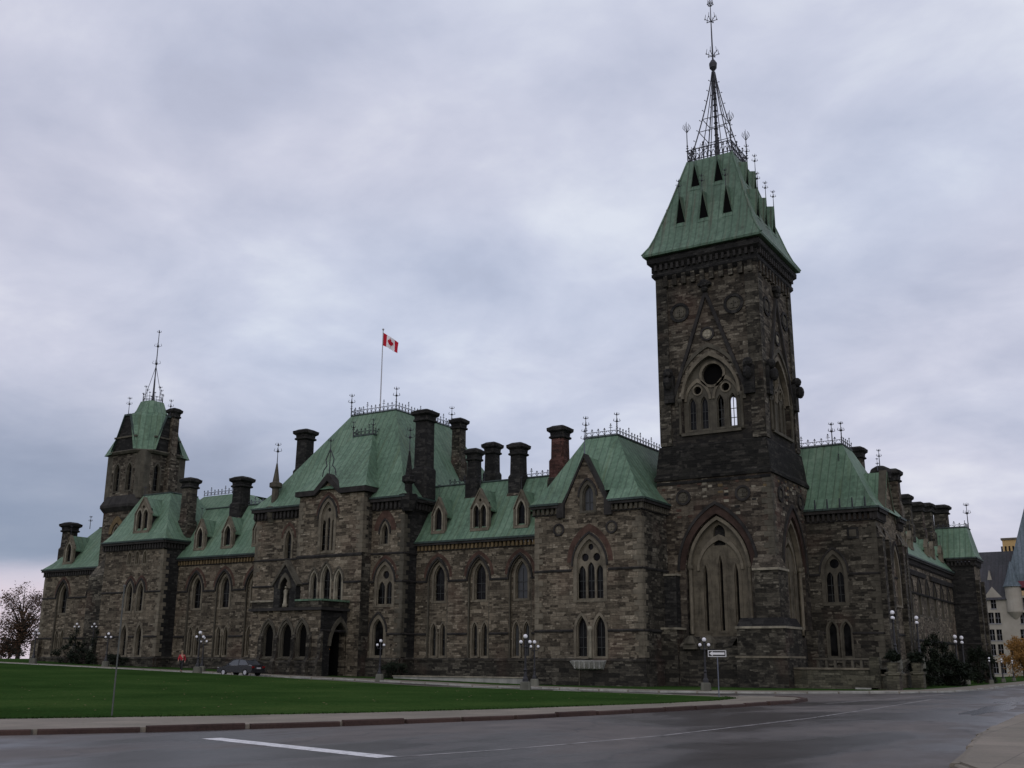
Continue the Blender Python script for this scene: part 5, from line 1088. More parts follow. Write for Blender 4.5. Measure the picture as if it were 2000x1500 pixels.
def flag_patch(name, s0, s1, mat, poly=None, off=0.0):
    mb = MB(); n, m = 10, 8
    if poly is None:
        vs = [flag_pt(s0+(s1-s0)*i/n, j/m) for i in range(n+1) for j in range(m+1)]
        mb.add(vs, [(i*(m+1)+j, (i+1)*(m+1)+j, (i+1)*(m+1)+j+1, i*(m+1)+j+1) for i in range(n) for j in range(m)])
    else:
        n = 44
        def inside(x, y):
            c_ = False
            for (x1, y1), (x2, y2) in zip(poly, poly[1:]+poly[:1]):
                if (y1 > y) != (y2 > y) and x < (x2-x1)*(y-y1)/(y2-y1)+x1: c_ = not c_
            return c_
        for i in range(n):
            for j in range(n):
                x0_, y0_ = -1+2*i/n, -1+2*j/n; d_ = 2/n
                if inside(x0_+d_/2, y0_+d_/2):
                    for o_ in (off, -off):
                        q_ = [flag_pt(0.5+x*0.25, 0.5-y*0.48) for x, y in ((x0_, y0_), (x0_+d_, y0_), (x0_+d_, y0_+d_), (x0_, y0_+d_))]
                        mb.quad(*[(p[0]-o_, p[1]-o_*0.4, p[2]) for p in q_])
    return mb.build(name, mat, FT)
red = new_mat('flag_red', 0.8, (0.42, 0.015, 0.03), 0.1)[0]; wht = new_mat('flag_white', 0.8, (0.72, 0.70, 0.72), 0.1)[0]
flag_patch('red_band', 0, 0.25, red); flag_patch('white_field', 0.25, 0.75, wht); flag_patch('red_band', 0.75, 1, red)
half = [(0, 0.82), (0.14, 0.55), (0.30, 0.62), (0.22, 0.22), (0.42, 0.42), (0.48, 0.30), (0.70, 0.34), (0.62, 0.14), (0.72, 0.06), (0.36, -0.26), (0.40, -0.40), (0.04, -0.34), (0.04, -0.78)]
leaf = [(x, y) for x, y in half]+[(-x, y) for x, y in reversed(half[1:])]
flag_patch('maple_leaf', 0, 0, red, leaf, 0.012)

# ================================================================ terrace in front of the south-east block
T = wthing('terrace_wall', 'low rubble stone terrace wall with a stair parapet beside the corner tower', 'wall', (77, 20, -1.8))
xt = 77.6; ytop0, ytop1 = W(1715, 1305, xt)[0], W(1580, 1305, xt)[0]
tm = stone('terrace_rubble', [(0, (0.02, 0.02, 0.014)), (0.35, (0.07, 0.067, 0.048)), (0.7, (0.12, 0.114, 0.082)), (1, (0.21, 0.2, 0.15))], soot=0.7)
MB().box(xt, xt+0.5, ytop0, ytop1+1.2, GB, -0.35).build('wall', tm, T)
MB().box(xt-0.08, xt+0.6, ytop0-0.05, ytop1+1.2, -0.35, -0.22).build('coping', 'trim', T)
MB().box(xt, 86, ytop0-0.5, ytop0, GB, -0.75).build('wall', tm, T)
MB().box(xt-0.05, 86, ytop0-0.55, ytop0+0.05, -0.75, -0.62).build('coping', 'trim', T)
MB().add([(xt, ytop0-0.55, -0.3), (xt, ytop0-0.1, -0.3), (xt+0.0, ytop0-0.1, -1.4), (xt, ytop0-0.55, -1.4), (86.5, ytop0-0.1, 0.45), (86.5, ytop0-0.55, 0.45)], [(0, 1, 4, 5), (0, 5, 3), (1, 4, 2)]).build('stair_parapet', tm, T)
sp_ = MB()
for i in range(6): sp_.box(xt-0.2+i*0.34, 86, ytop0+0.02, ytop0+1.6, GB, -1.55+0.2*i)
sp_.build('steps', 'concrete', T)
bl = MB(); x2 = 79.6; ya_, yb_ = W(1700, 1282, x2)[0], W(1600, 1282, x2)[0]
bl.box(x2, x2+0.3, ya_, yb_+0.5, 0.33, 0.47); bl.box(x2, x2+0.3, ya_, yb_+0.5, -0.4, -0.25)
y = ya_
while y < yb_+0.5: bl.box(x2+0.05, x2+0.25, y, y+0.16, -0.3, 0.35); y += 0.62
bl.build('balustrade', 'trim_mid', T)
MB().box(x2+0.5, 86.6, 18.5, 25.0, GB, -0.3).build('terrace_floor', 'concrete', T)
for nm, px0, px1, py, X in (('pier', 1697, 1716, 1283, 77.4), ):
    a, z = W(px1, py, X); b, _ = W(px0, py, X); MB().box(X, X+0.8, a, b, GB, z).build('pier', tm, T)
LW = wthing('low_wall', 'long low pale stone wall in front of the south half of the west front', 'wall', (74.5, 50, -1.6))
a0, b0 = W(1022, 1325, 74.5)[0], W(768, 1322, 74.5)[0]
lz = W(900, 1323, 74.5)[1]
MB().box(74.5, 74.85, a0, b0, GB, lz).build('wall', 'concrete', LW); MB().box(74.42, 74.93, a0-0.05, b0+0.05, lz, lz+0.09).build('coping', 'trim_light', LW)

# ================================================================ street lamps
GL = new_mat('white_globe', 0.35, (0.62, 0.62, 0.65), 0.4)[0]; GLt = GL.node_tree.nodes['Principled BSDF']; GLt.inputs['Emission Color'].default_value = (1, 0.98, 0.98, 1); GLt.inputs['Emission Strength'].default_value = 0.05
PB = new_mat('black_lamp_post', 0.45, (0.012, 0.012, 0.014), 0.4)[0]
M['lampbase'] = dressed('weathered_lamp_base', (0.12, 0.12, 0.098), dark=0.7, joints=1.0)
def lamp_proto():
    t = thing('street_lamp', '', 'lamp')
    MB().rings(0, 0, [(-0.25, 0.36), (0.0, 0.36), (0.52, 0.31), (0.56, 0.26)], 'ch').build('lamp_base', 'lampbase', t)
    mb = MB(); mb.rings(0, 0, [(0.54, 0.2), (0.75, 0.19), (0.85, 0.12), (1.2, 0.09), (1.3, 0.12), (1.4, 0.075), (2.75, 0.055), (2.8, 0.10), (2.9, 0.06), (3.3, 0.05)], 'rd', 10); mb.build('lamp_post', PB, t, smooth=False)
    ar = MB()
    for s_ in (-1, 1):
        pts = [Vector((0, s_*d, z)) for d, z in ((0, 2.85), (0.14, 2.78), (0.27, 2.82), (0.31, 2.95))]
        for a, b in zip(pts, pts[1:]): ar.tube(a, b, 0.028)
        ar.rings(0, s_*0.31, [(2.93, 0.05), (3.0, 0.09)], 'rd', 8)
    ar.rings(0, 0, [(3.25, 0.06), (3.33, 0.11)], 'rd', 8); ar.build('lamp_arm', PB, t)
    for y, z, r in ((-0.30, 3.11, 0.118), (0.30, 3.11, 0.118), (0, 3.47, 0.145)):
        g = MB(); g.sphere((0, y, z), r, 14, 10); g.build('lamp_globe', GL, t, smooth=True)
    return t
lp = lamp_proto(); first = True
def lxy(px, py, X): return X, W(px, py, X)[0]
LAMPS = [ # x, y, scale, turn, label
 (*lxy(1026, 1350, 57.9), 0.93, 0.45, 'nearest three-globe lamp, at the far lawn edge in front of the south range'),
 (*lxy(1044, 1342, 69.2), 0.9, 0.45, 'three-globe lamp just behind and right of the nearest one, by the low wall end'),
 (*lxy(1379, 1350, 64.9), 0.9, 0.5, 'three-globe lamp on pale base in front of the corner tower, beside the arrow sign'),
 (*lxy(741, 1330, 68.6), 0.88, 0.5, 'three-globe lamp in front of the sooty, shaded side of the central pavilion'),
 (*lxy(385, 1316, 66.0), 0.98, 0.5, 'taller three-globe lamp to the left of the dark car, beside the person in red'),
 (*lxy(394, 1308, 70.2), 0.86, 0.5, 'shorter three-globe lamp right behind the one beside the person in red'),
 (*lxy(206, 1301, 71.9), 0.92, 0.5, 'three-globe lamp in front of the left pavilion, right of the faint grey pole'),
 (*lxy(64, 1296, 70.6), 0.98, 0.5, 'three-globe lamp beside the autumn tree, leftmost of all the lamps'),
]
for i, (x, y, s_, rz, lb) in enumerate(LAMPS):
    o = lp if first else copy_tree(lp); first = False
    o.location = (x, y, gz(x, y)+0.1); o.scale = (s_,)*3; o.rotation_euler.z = rz; o['label'] = lb; o['group'] = 'three-globe street lamps'
def lamp_px(px, ptop, X=None, Y=None, zb=None, lb='', rz=1.71):
    if Y is not None: X, z = S(px, ptop, Y)
    else: Y, z = W(px, ptop, X)
    zb = gz(X, Y)+0.1 if zb is None else zb; o = copy_tree(lp); s_ = (z-zb)/3.72
    o.location = (X, Y, zb); o.scale = (min(s_, 1.15), min(s_, 1.15), s_); o.rotation_euler.z = rz; o['label'] = lb; o['group'] = 'three-globe street lamps'
    return o
lamp_px(151, 1215, X=76.5, lb='left of two high lamps among shrubs at the left end of the facade', rz=0.5, zb=1.0)
lamp_px(185, 1215, X=76.5, lb='right of two high lamps among shrubs at the left end of the facade', rz=0.5, zb=1.0)
lamp_px(1742, 1189, Y=17.0, lb='lamp above the terrace stair at the right corner block, seen edge on', zb=0.0)
lamp_px(1789, 1200, Y=16.8, lb='second lamp along the shaded south front, seen edge on above a dark planter', zb=0.0)
lamp_px(1864, 1237, Y=17.3, lb='left of the close pair of lamps before the far projecting block')
lamp_px(1877, 1239, Y=17.1, lb='right of the close pair of lamps before the far projecting block')
lamp_px(1931, 1282, Y=15.6, lb='lamp against the foot of the pale building, left of the last two')
lamp_px(1955, 1285, Y=16.2, lb='lamp in front of the pale building, second from the right edge')
lamp_px(1976, 1288, Y=16.6, lb='rightmost lamp, standing against the orange tree')

# ================================================================ sign and poles
sx0, sy0 = 52.6, 20.1; SG = wthing('traffic_sign', 'black one-way arrow sign with white arrow on a thin post at the lawn tip', 'sign', (sx0, sy0, gz(0, 0)+0.12))
yA, zA = W(1391, 1270, sx0); yB, zB = W(1421, 1283, sx0)
# the plate faces the camera side of the street
c = Vector((sx0, (yA+yB)/2+0.15, (zA+zB)/2)); wv = Vector((0.45, -0.893, 0)); hw = 0.46; hh = 0.165; nrm = Vector((-0.893, -0.45, 0))
fq = lambda u, v, d=0.0: tuple(c+wv*u+Vector((0, 0, v))+nrm*d)
Fq = lambda u, z, d=0.0: fq(u, z, d)
zb = gz(0, 0)
MB().tube((c.x+0.03, c.y, zb), (c.x+0.03, c.y, c.z+0.1), 0.028).build('post', 'iron_grey', SG)
MB().fbox(Fq, -hw, hw, -hh, hh, -0.01, 0.012).build('sign_plate', new_mat('sign_white', 0.5, (0.5, 0.5, 0.5))[0], SG)
MB().fbox(Fq, -hw+0.045, hw-0.045, -hh+0.04, hh-0.04, 0.012, 0.016).build('sign_face', new_mat('sign_black', 0.5, (0.012, 0.012, 0.012))[0], SG)
MB().prism(Fq, [(-0.39, 0), (-0.22, 0.118), (-0.22, 0.055), (0.37, 0.055), (0.37, -0.055), (-0.22, -0.055), (-0.22, -0.118)], [], 0.016, 0.021).build('arrow', new_mat('sign_white_arrow', 0.5, (0.62, 0.62, 0.62))[0], SG)
px_, py_ = 21.9, 27.6; yq, zq = W(203, 930, px_)
gp = MB(); gp.tube((px_, py_, -1.72), (px_, py_, 2.2), 0.024, 0.022, 8); gp.rings(px_, py_, [(2.2, 0.045), (2.26, 0.015)], 'rd', 8)
tag(gp.build('metal_pole', new_mat('pole_grey', 0.6, (0.07, 0.075, 0.068))[0], loc=(px_, py_, -1.7)), 'thin plain grey metal pole standing at the near edge of the lawn on the left', 'pole')

# ================================================================ parked car
CAR = thing('parked_car', 'dark grey sedan parked on the drive in front of the porch', 'car', (66.6, W(470, 1320, 66.6)[0], gz(66, 68)+0.02), rz=R_(1.5)); CAR.scale = (0.9, 0.9, 0.95)
cm, ct, cb_ = new_mat('dark_car_paint', 0.22, (0.02, 0.021, 0.024), 0.5); cb_.inputs['Coat Weight'].default_value = 0.6
prof_side = [(2.2, 0.32), (2.28, 0.55), (2.18, 0.72), (1.35, 0.86), (1.05, 0.92), (-1.35, 0.98), (-1.95, 0.97), (-2.15, 0.9), (-2.22, 0.55), (-2.12, 0.3)]
def car_shell(prof, hw, taper):
    mb = MB(); n = len(prof); zs = [p[1] for p in prof]; zm, zM = min(zs), max(zs)
    secs = [(-hw, 0.86), (-hw*0.97, 1.0), (hw*0.97, 1.0), (hw, 0.86)]
    for x, k in [(-hw*0.93, 0.97), (-hw, 0.90), (hw, 0.90), (hw*0.93, 0.97)]: pass
    vs = []
    for x, k in ((-hw*0.90, 0.985), (-hw, 0.93), (hw, 0.93), (hw*0.90, 0.985)):
        vs += [(x-0.0*z, y*k if abs(y) > 1.9 else y, z) for y, z in prof]
    # cross-section: top rim, belt, belt, top rim
    rows = [[(sx_*hw*0.86, y*0.97, z) for y, z in prof] for sx_ in (-1, 1)]
    mid = [[(sx_*hw, y*0.985, z*0.93 if z > 0.5 else z) for y, z in prof] for sx_ in (-1, 1)]
    allr = [mid[0], rows[0], [(0, y, z*(1.01 if z > 0.5 else 1)) for y, z in prof], rows[1], mid[1]]
    vs = [p for r in allr for p in r]; fs = []
    for k in range(4):
        for i in range(n): fs.append((k*n+i, k*n+(i+1) % n, (k+1)*n+(i+1) % n, (k+1)*n+i))
    fs += [tuple(range(n)), tuple(range(4*n, 5*n))]
    mb.add(vs, fs); return mb
body = car_shell(prof_side, 0.88, 0).build('body', cm, CAR)
cab = [(-1.72, 0.92), (-1.15, 1.36), (-0.75, 1.44), (0.1, 1.43), (0.45, 1.36), (1.18, 0.90)]
gh = MB(); n = len(cab); vs = []
for sx_ in (-1, 1): vs += [(sx_*(0.80 if z < 1 else 0.62), y, z) for y, z in cab]
gh.add(vs, [(i, (i+1) % n, n+(i+1) % n, n+i) for i in range(n)]+[tuple(range(n)), tuple(range(n, 2*n))]); gh.build('cabin_glass', new_mat('car_glass', 0.08, (0.05, 0.055, 0.06), 0.6)[0], CAR)
rf = MB(); rf.add([(sx_*0.64, y, z) for sx_ in (-1, 1) for y, z in ((-1.2, 1.35), (-0.75, 1.46), (0.1, 1.45), (0.48, 1.365))], [(0, 1, 5, 4), (1, 2, 6, 5), (2, 3, 7, 6)])
for sx_ in (-1, 1):
    for (y0_, z0_), (y1_, z1_) in (((-1.72, 0.92), (-1.15, 1.38)), ((1.18, 0.90), (0.45, 1.38)), ((-0.35, 0.93), (-0.3, 1.42))): rf.tube((sx_*0.80, y0_, z0_), (sx_*0.635, y1_, z1_), 0.04, None, 4)
    rf.tube((sx_*0.635, -1.15, 1.37), (sx_*0.635, -0.75, 1.44), 0.04, None, 4); rf.tube((sx_*0.635, -0.75, 1.44), (sx_*0.635, 0.1, 1.43), 0.04, None, 4); rf.tube((sx_*0.635, 0.1, 1.43), (sx_*0.635, 0.45, 1.37), 0.04, None, 4)
rf.build('roof', cm, CAR)
TY_ = new_mat('tyre_rubber', 0.8, (0.012, 0.012, 0.012))[0]; RI = new_mat('alloy_rim', 0.35, (0.5, 0.5, 0.52), 0.5, 0.6)[0]
for y in (-1.35, 1.38):
    for sx_ in (-1, 1):
        t_ = MB(); t_.tube((sx_*0.70, y, 0.31), (sx_*0.895, y, 0.31), 0.315, None, 18); wo_ = t_.build('wheel', TY_, CAR)
        r_ = MB(); r_.tube((sx_*0.88, y, 0.31), (sx_*0.905, y, 0.31), 0.20, 0.18, 14); r_.build('rim', RI, wo_)
for sx_ in (-1, 1):
    MB().box(min(sx_*0.55, sx_*0.82), max(sx_*0.55, sx_*0.82), 2.12, 2.2, 0.6, 0.74).build('headlight', new_mat('lamp_lens', 0.2, (0.4, 0.4, 0.4))[0], CAR)
    MB().box(min(sx_*0.55, sx_*0.84), max(sx_*0.55, sx_*0.84), -2.2, -2.1, 0.68, 0.84).build('tail_light', new_mat('red_lens', 0.2, (0.15, 0.01, 0.01))[0], CAR)
    MB().box(min(sx_*0.86, sx_*1.02), max(sx_*0.86, sx_*1.02), 0.72, 0.86, 0.92, 1.04).build('wing_mirror', cm, CAR)
MB().box(-0.26, 0.26, -2.235, -2.2, 0.62, 0.74).build('licence_plate', new_mat('plate', 0.5, (0.4, 0.4, 0.4))[0], CAR)
bb = MB(); bb.box(-0.84, 0.84, -2.24, -2.05, 0.3, 0.5); bb.box(-0.84, 0.84, 2.05, 2.24, 0.26, 0.46); bb.build('bumper', TY_, CAR)

# ================================================================ person walking
def person(loc, rz):
    t = thing('person', 'person in a red jacket with light brown hair walking along the far lawn edge', 'person', loc, rz=rz)
    J = {'pel': (0, 0, 0.95, .13), 'waist': (0.02, 0, 1.1, .125), 'chest': (0.03, 0, 1.32, .15), 'neck': (0.05, 0, 1.5, .055), 'head0': (0.06, 0, 1.57, .075), 'head1': (0.07, 0, 1.68, .095), 'head2': (0.06, 0, 1.74, .07),
         'hl': (0.02, .1, .9, .09), 'kl': (0.2, .11, .52, .06), 'al': (0.22, .11, .1, .042), 'tl': (0.38, .12, .04, .035), 'hr': (-0.02, -.1, .9, .09), 'kr': (-0.08, -.11, .5, .06), 'ar': (-0.38, -.11, .2, .042), 'tr': (-0.3, -.12, .05, .033),
         'sl': (0.03, .19, 1.42, .06), 'el': (-0.1, .27, 1.16, .045), 'wl': (0.02, .27, .93, .032), 'sr': (0.03, -.19, 1.42, .06), 'er': (0.1, -.27, 1.16, .045), 'wr': (0.3, -.22, 1.02, .032)}
    E = [('pel', 'waist'), ('waist', 'chest'), ('chest', 'neck'), ('neck', 'head0'), ('head0', 'head1'), ('head1', 'head2'), ('pel', 'hl'), ('hl', 'kl'), ('kl', 'al'), ('al', 'tl'), ('pel', 'hr'), ('hr', 'kr'), ('kr', 'ar'), ('ar', 'tr'), ('chest', 'sl'), ('sl', 'el'), ('el', 'wl'), ('chest', 'sr'), ('sr', 'er'), ('er', 'wr')]
    # five fingers per hand
    for s_, wn_ in ((1, 'wl'), (-1, 'wr')):
        wx, wy, wz, _ = J[wn_]; J['p'+wn_] = (wx+0.03, wy, wz-0.07, .03); E.append((wn_, 'p'+wn_))
        for k in range(5):
            a = (k-2)*0.018; J['f%d%s' % (k, wn_)] = (wx+0.05+(0.03 if k == 0 else 0), wy+a, wz-0.15+abs(k-2.3)*0.012+(0.05 if k == 0 else 0), .009); E.append(('p'+wn_, 'f%d%s' % (k, wn_)))
    def skin(name, keys, mat, grow=0.0, parent=None, names=None):
        ks = list(keys); me = bpy.data.meshes.new(name); me.from_pydata([J[k][:3] for k in ks], [(ks.index(a), ks.index(b)) for a, b in E if a in ks and b in ks], [])
        ob = bpy.data.objects.new(name, me); sc.collection.objects.link(ob); md_ = ob.modifiers.new('skin', 'SKIN'); sb = ob.modifiers.new('sub', 'SUBSURF'); sb.levels = 2; sb.render_levels = 2
        for i, k in enumerate(ks):
            r = J[k][3]+grow; me.skin_vertices[0].data[i].radius = (r, r)
        me.skin_vertices[0].data[0].use_root = True
        dg = bpy.context.evaluated_depsgraph_get(); m2 = bpy.data.meshes.new_from_object(ob.evaluated_get(dg)); bpy.data.objects.remove(ob)
        o2 = bpy.data.objects.new(name, m2); sc.collection.objects.link(o2); m2.materials.clear(); m2.materials.append(mat); o2.parent = parent
        for p in m2.polygons: p.use_smooth = True
        return o2
    sk = new_mat('skin', 0.6, (0.36, 0.22, 0.16))[0]; redj = new_mat('red_jacket', 0.8, (0.30, 0.02, 0.03))[0]; dk = new_mat('dark_trousers', 0.85, (0.02, 0.02, 0.02))[0]; hair = new_mat('light_brown_hair', 0.8, (0.20, 0.15, 0.09))[0]
    b = skin('body', J.keys(), sk, 0.0, t)
    skin('jacket', ['pel', 'waist', 'chest', 'sl', 'el', 'wl', 'sr', 'er', 'wr'], redj, 0.022, t)
    skin('trousers', ['pel', 'hl', 'kl', 'al', 'hr', 'kr', 'ar'], dk, 0.016, t)
    h = MB(); h.sphere((0.045, 0, 1.72), 0.118, 12, 8, 1.05); h.sphere((0.0, 0, 1.62), 0.10, 10, 7, 1.5); h.build('hair', hair, t, smooth=True)
    fc = MB(); fc.sphere((0.162, 0, 1.66), 0.018, 6, 5); fc.build('nose', sk, b, smooth=True)
    sh_ = MB(); sh_.sphere((0.33, .12, 0.04), 0.06, 8, 6, 0.7); sh_.sphere((0.25, .12, 0.05), 0.055, 8, 6, 0.8); sh_.sphere((-0.33, -.12, 0.08), 0.06, 8, 6, 0.8); sh_.build('shoes', dk, t, smooth=True)
    return t
person((66.3, W(353, 1316, 66.3)[0], gz(66.5, 74.5)+0.13), R_(215))

# ================================================================ vegetation
def leaf_mat(name, c1, c2):
    m, t, b = new_mat(name, 0.8, spec=0.15); oi = t.nodes.new('ShaderNodeNewGeometry')
    t.links.new(ramp(t, noise(t, oi.outputs['Position'], 1.6, 4, 0.7), [(0.32, c1), (0.68, c2)]), b.inputs['Base Color']); return m
M['bark'] = new_mat('bark', 0.9, (0.035, 0.028, 0.023))[0]
M['dark_leaf'] = leaf_mat('dark_evergreen', (0.004, 0.007, 0.004), (0.014, 0.020, 0.010))
M['russet'] = leaf_mat('russet_leaves', (0.022, 0.024, 0.013), (0.105, 0.052, 0.030))
M['orange'] = leaf_mat('orange_leaves', (0.10, 0.05, 0.012), (0.27, 0.14, 0.035))
def crown(c, rx, ry, rz_, n, size, seed, clumps=26, hollow=0.35, up=0.0):
    rnd = random.Random(seed); mb = MB(); cl = []
    for i in range(clumps):
        while True:
            v = Vector((rnd.uniform(-1, 1), rnd.uniform(-1, 1), rnd.uniform(-1, 1)))
            if hollow < v.length < 1: break
        cl.append((v, rnd.uniform(0.16, 0.34)))
    for i in range(n):
        v, r = rnd.choice(cl); q = Vector((rnd.gauss(0, 1), rnd.gauss(0, 1), rnd.gauss(0, 0.8)))*r*0.55
        p = Vector((c[0]+(v.x+q.x)*rx, c[1]+(v.y+q.y)*ry, c[2]+(v.z+q.z)*rz_))
        a = Vector((rnd.uniform(-1, 1), rnd.uniform(-1, 1), rnd.uniform(-1, 1))).normalized(); b = a.orthogonal().normalized(); s_ = size*rnd.uniform(0.6, 1.3)
        mb.quad(p-a*s_, p-b*s_*0.55, p+a*s_, p+b*s_*0.55)
    return mb, [Vector((c[0]+v.x*rx*0.85, c[1]+v.y*ry*0.85, c[2]+v.z*rz_*0.85)) for v, _ in cl]
def tree(label, x, y, zb, h, rx, ry, n, size, leafm, seed, hollow=0.35, trunk_r=0.22, fork=0.3, clumps=26, cat='tree', name='tree', group=None, low=0.12):
    t = wthing(name, label, cat, (x, y, zb), group); czc = zb+h*(0.5+low/2); rz_ = h*(0.5-low/2)
    mb, tips = crown((x, y, czc), rx, ry, rz_, n, size, seed, clumps, hollow); mb.build('crown', leafm, t)
    rnd = random.Random(seed+1); tk = MB(); f = Vector((x, y, zb+h*fork)); tk.tube((x, y, zb-0.2), f, trunk_r, trunk_r*0.7, 8); top = Vector((x+rnd.uniform(-.3, .3), y, zb+h*0.93)); tk.tube(f, top, trunk_r*0.65, 0.03, 6)
    for p in tips:
        k = rnd.uniform(0.0, 0.75)*max(0, min(1, (p.z-f.z)/(top.z-f.z))); s_ = f.lerp(top, k); m_ = s_.lerp(p, 0.5)+Vector((0, 0, 0.06*h*0.5)); r0 = trunk_r*0.36
        tk.tube(s_, m_, r0, r0*0.6, 5); tk.tube(m_, p, r0*0.6, r0*0.15, 4)
        for _ in range(3): q = p+Vector((rnd.uniform(-1, 1)*rx, rnd.uniform(-1, 1)*ry, rnd.uniform(-0.3, 1)*rz_))*0.25; tk.tube(m_.lerp(p, rnd.uniform(0.3, 1)), q, r0*0.25, r0*0.06, 3)
    tk.build('trunk', 'bark', t); return t
tx_, tz_ = 100.0, 0; ty_, tzt = W(42, 1138, 96.0)
tree('bare-topped autumn tree with thin russet leaves at the far left end of the building', 96.0, W(45, 1200, 96.0)[0], 0.0, tzt, 4.4, 4.4, 9000, 0.15, 'russet', 3, hollow=0.15, trunk_r=0.3, clumps=80, fork=0.2, low=0.0)
for i, (px, py, X, w_, sd, lb) in enumerate(((6, 1247, 190, 3.0, 5, 'rounded dark tree at the left edge of the photo on the horizon'), (21, 1250, 205, 2.0, 6, 'small dark tree on the horizon, between the rounded one and the autumn tree'), (-14, 1243, 195, 3.2, 9, 'dark tree cut by the left edge of the photo'), (34, 1256, 215, 2.4, 8, 'lowest dark tree on the horizon under the autumn tree'))):
    yy, zz = W(px, py, X); tree(lb, X, yy, 0.0, zz+0.5, w_, w_, 1500, 0.32, 'dark_leaf', 20+sd, 0.1, group='dark trees on the horizon')
def shrub(label, x, y, zb, h, rx, ry, n, seed, m='dark_leaf', size=0.11):
    t = wthing('shrub', label, 'shrub', (x, y, zb), 'shrubs along the building'); mb, tips = crown((x, y, zb+h*0.5), rx, ry, h*0.55, n, size, seed, 18, 0.0); mb.build('foliage', m, t)
    s_ = MB()
    for p in tips: s_.tube((x, y, zb-0.1), p, 0.03, 0.01, 4)
    s_.build('stem', 'bark', t); return t
for i, (px, py, X, h, r, lb) in enumerate(((150, 1295, 76, 3.6, 1.0, 'tall dark shrub under the left of two high lamps'), (185, 1297, 76, 3.4, 1.0, 'tall dark shrub under the right of two high lamps'), (128, 1292, 76.5, 1.8, 1.4, 'low wide shrub at the far left of the facade foot'), (166, 1296, 76, 1.6, 1.2, 'low shrub between the two tall shrubs on the left'), (232, 1300, 74.5, 1.2, 1.3, 'low shrub at the foot of the left pavilion'), (765, 1325, 75, 1.3, 1.2, 'low shrub at the foot of the central pavilion corner'))):
    yy = W(px, py, X)[0]; shrub(lb, X, yy, gz(X, yy)+0.08, h, r, r, 1500, 40+i)
for i, (px, Y, h, r, lb) in enumerate(((1792, 17.6, 2.5, 1.2, 'dark bush right of the terrace stair on the shaded south front'), (1812, 17.8, 3.4, 1.3, 'tall dark bush, second from the terrace on the south front'), (1834, 18.0, 4.2, 1.6, 'tallest dark bush in the middle of the shaded south front'), (1853, 17.0, 2.6, 1.5, 'bush right of the tallest one on the south front'), (1874, 16.2, 2.0, 1.6, 'low bush before the far projecting block'), (1910, 17.0, 3.6, 1.3, 'dark conical bush at the foot of the far projecting block'), (1928, 16.8, 2.8, 1.2, 'last dark bush beside the pale building'))):
    xx = S(px, 1330, Y)[0]; shrub(lb, xx, Y, gz(xx, Y)+0.08, h, r, r*0.8, 2600, 60+i)
xo, _ = S(1990, 1300, 20.0); tree('orange and yellow autumn tree in front of the pale building', 168.0, W(1994, 1260, 168.0)[0], -1.7, 5.6, 2.8, 2.9, 5200, 0.14, 'orange', 77, hollow=0.0, trunk_r=0.16, clumps=60, low=0.05)
for i, (px, lb) in enumerate(((1742, 'dark clipped shrub in a square pier planter under the first lamp on the right'), (1789, 'dark clipped shrub in a pier planter under the second lamp on the right'))):
    x_, z_ = S(px, 1268, 16.9); t = wthing('planter', lb, 'planter', (x_, 16.9, -1.7), 'pier planters on the south front'); MB().rings(x_, 16.9, [(-1.8, 0.42), (-0.7, 0.42), (-0.65, 0.5), (-0.5, 0.5), (-0.45, 0.3), (0.05, 0.36), (0.15, 0.42)], 'sq').build('pier', tm, t)
    mb, _ = crown((x_, 16.9, 0.5), 0.5, 0.5, 0.4, 1200, 0.1, 90+i, 30, 0.0); mb.build('foliage', 'dark_leaf', t)

# ================================================================ pale hotel building on the right
H = wthing('hotel', 'pale stone chateau-style building with steep dark roof beyond the south front', 'building', (200, 25, -1.8))
hm, ht_, hb_ = new_mat('pale_limestone', 0.85, spec=0.15); g = ht_.nodes.new('ShaderNodeNewGeometry')
ht_.links.new(ramp(ht_, noise(ht_, g.outputs['Position'], 0.4, 5, 0.6), [(0.3, (0.24, 0.22, 0.18)), (0.7, (0.34, 0.315, 0.265))]), hb_.inputs['Base Color'])
XH = 200.0; F = FW(XH)
def hp(px, py): return W(px, py, XH)
holes = []; wins = []
for rowy, cols in ((1178, (1940, 1998)), (1207, (1936, 1949, 1998)), (1240, (1938, 1952, 1999)), (1269, (1940, 1955, 1978)), (1304, (1945, 1960))):
    for px in cols:
        u, z = hp(px, rowy); holes.append(rect(u-0.42, u+0.42, z-0.9, z+0.9)); wins.append((u, z))
ytl = hp(1925, 1170)[0]; z_e = hp(1930, 1172)[1]
gu, gzt = hp(1937, 1146)
wall(H, F, [(14, GB), (14, z_e+1.6), (gu-1.6, z_e+0.2), (gu, gzt), (gu+1.6, z_e+0.2), (ytl+6, z_e), (ytl+6, GB)], holes, hm, 0.6)
for u, z in wins:
    o = MB().fbox(F, u-0.42, u+0.42, z-0.9, z+0.9, -0.4, -0.35).build('window', 'glass', H); b = MB(); b.fbox(F, u-0.42, u+0.42, z-0.03, z+0.03, -0.36, -0.3); b.fbox(F, u-0.03, u+0.03, z-0.9, z+0.9, -0.36, -0.3); b.fbox(F, u-0.52, u+0.52, z-1.05, z-0.9, -0.2, 0.08); b.build('window_frame', 'barlight', o)
ta, tz = hp(1985, 1195); tb, tz2 = hp(1958, 1147); tcY = (ta+tb)/2; tr = abs(ta-tb)/2*1.5; tcY -= 0.7
MB().rings(XH+0.3, tcY, [(tz-1.2, 0.4), (tz, tr), (tz2, tr), (tz2+0.1, tr*1.1)], 'rd', 16).build('corner_turret', hm, H, smooth=False)
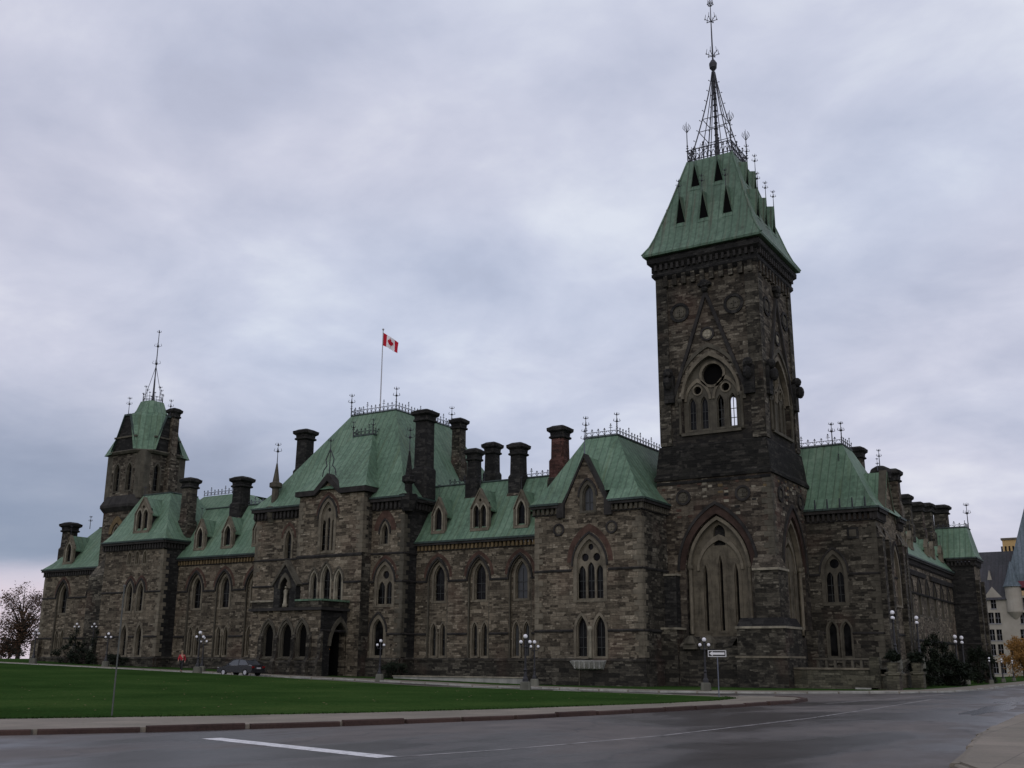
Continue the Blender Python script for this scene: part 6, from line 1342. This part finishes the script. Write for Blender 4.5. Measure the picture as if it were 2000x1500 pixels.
M['slate_blue'] = copper('blue_green_slate', (0.10, 0.13, 0.15), (0.12, 0.14, 0.15), 0.3); M['slate_dark'] = copper('dark_slate', (0.035, 0.036, 0.04), (0.05, 0.03, 0.03), 0.4)
MB().rings(XH+0.3, tcY, [(tz2+0.05, tr*1.25), (tz2+0.9, tr*0.9), (tz2+4.3, 0.1)], 'rd', 16).build('turret_roof', 'slate_blue', H)
rt = hp(1912, 1079)[1]; mb = MB()
mb.quad((XH-0.4, ytl+8, z_e), (XH-0.4, ta-0.5, z_e), (XH+8, ta-0.5, rt*1.04), (XH+8, ytl+8, rt*1.04)); mb.quad((XH+8, ta-0.5, rt*1.04), (XH+8, ytl+8, rt*1.04), (XH+20, ytl+8, rt), (XH+20, ta-0.5, rt)); mb.build('roof', 'slate_dark', H)
a, z = hp(1970, 1142); mb = MB(); zt_ = hp(2000, 1015)[1]
mb.add([(XH-0.3, a+0.6, tz2), (XH-0.3, a-11, tz2), (XH+11, a-11, tz2), (XH+11, a+0.6, tz2), (XH+4.5, a-4.6, zt_+6.5), (XH+4.5, a-5.6, zt_+6.5)], [(0, 1, 5, 4), (1, 2, 5), (2, 3, 4, 5), (3, 0, 4)]); mb.build('tower_roof', 'slate_blue', H)
MB().box(XH+0.5, XH+12, 14, ytl+6, GB, z_e-0.1).build('wing', hm, H)
rd = MB(); u, z = hp(1999, 1137); rd.fbox(F, u-1.3, u+1.6, z-0.9, z+0.2, 0, 0.3); rd.build('awning', new_mat('dull_red', 0.8, (0.12, 0.03, 0.04))[0], H)
d_, z = hp(1927, 1125); MB().add([(XH+3, d_-0.5, z-1), (XH+3, d_+0.5, z-1), (XH+3, d_, z+1.2), (XH+5.5, d_, z+1.2), (XH+5.5, d_-0.5, z-1), (XH+5.5, d_+0.5, z-1)], [(0, 1, 2), (0, 2, 3, 4), (1, 2, 3, 5)]).build('dormer', hm, H)
Y = wthing('sandy_building', 'sandy yellow-lit building just showing above the dark roof at the right', 'building', (300, 35, -1.8))
(ya_, za_), (yb_, zb_) = W(1957, 1055, 300), W(1984, 1053, 300)
MB().box(300, 312, yb_, ya_, GB, za_).build('wall', new_mat('yellow_lit_render', 0.8, (0.42, 0.28, 0.12))[0], Y); MB().box(299.7, 312.3, yb_-0.3, ya_+0.3, za_, za_+0.5).build('coping', 'trim', Y)  # yellow light on this wall is put into its base colour
w_ = MB()
for k in range(4): w_.box(299.9, 300.02, yb_+0.6+k*0.9, yb_+1.0+k*0.9, za_-3.0, za_-1.6)
w_.build('window', 'glass', Y)
# distant bank of trees and rooftops closing the east end of the street
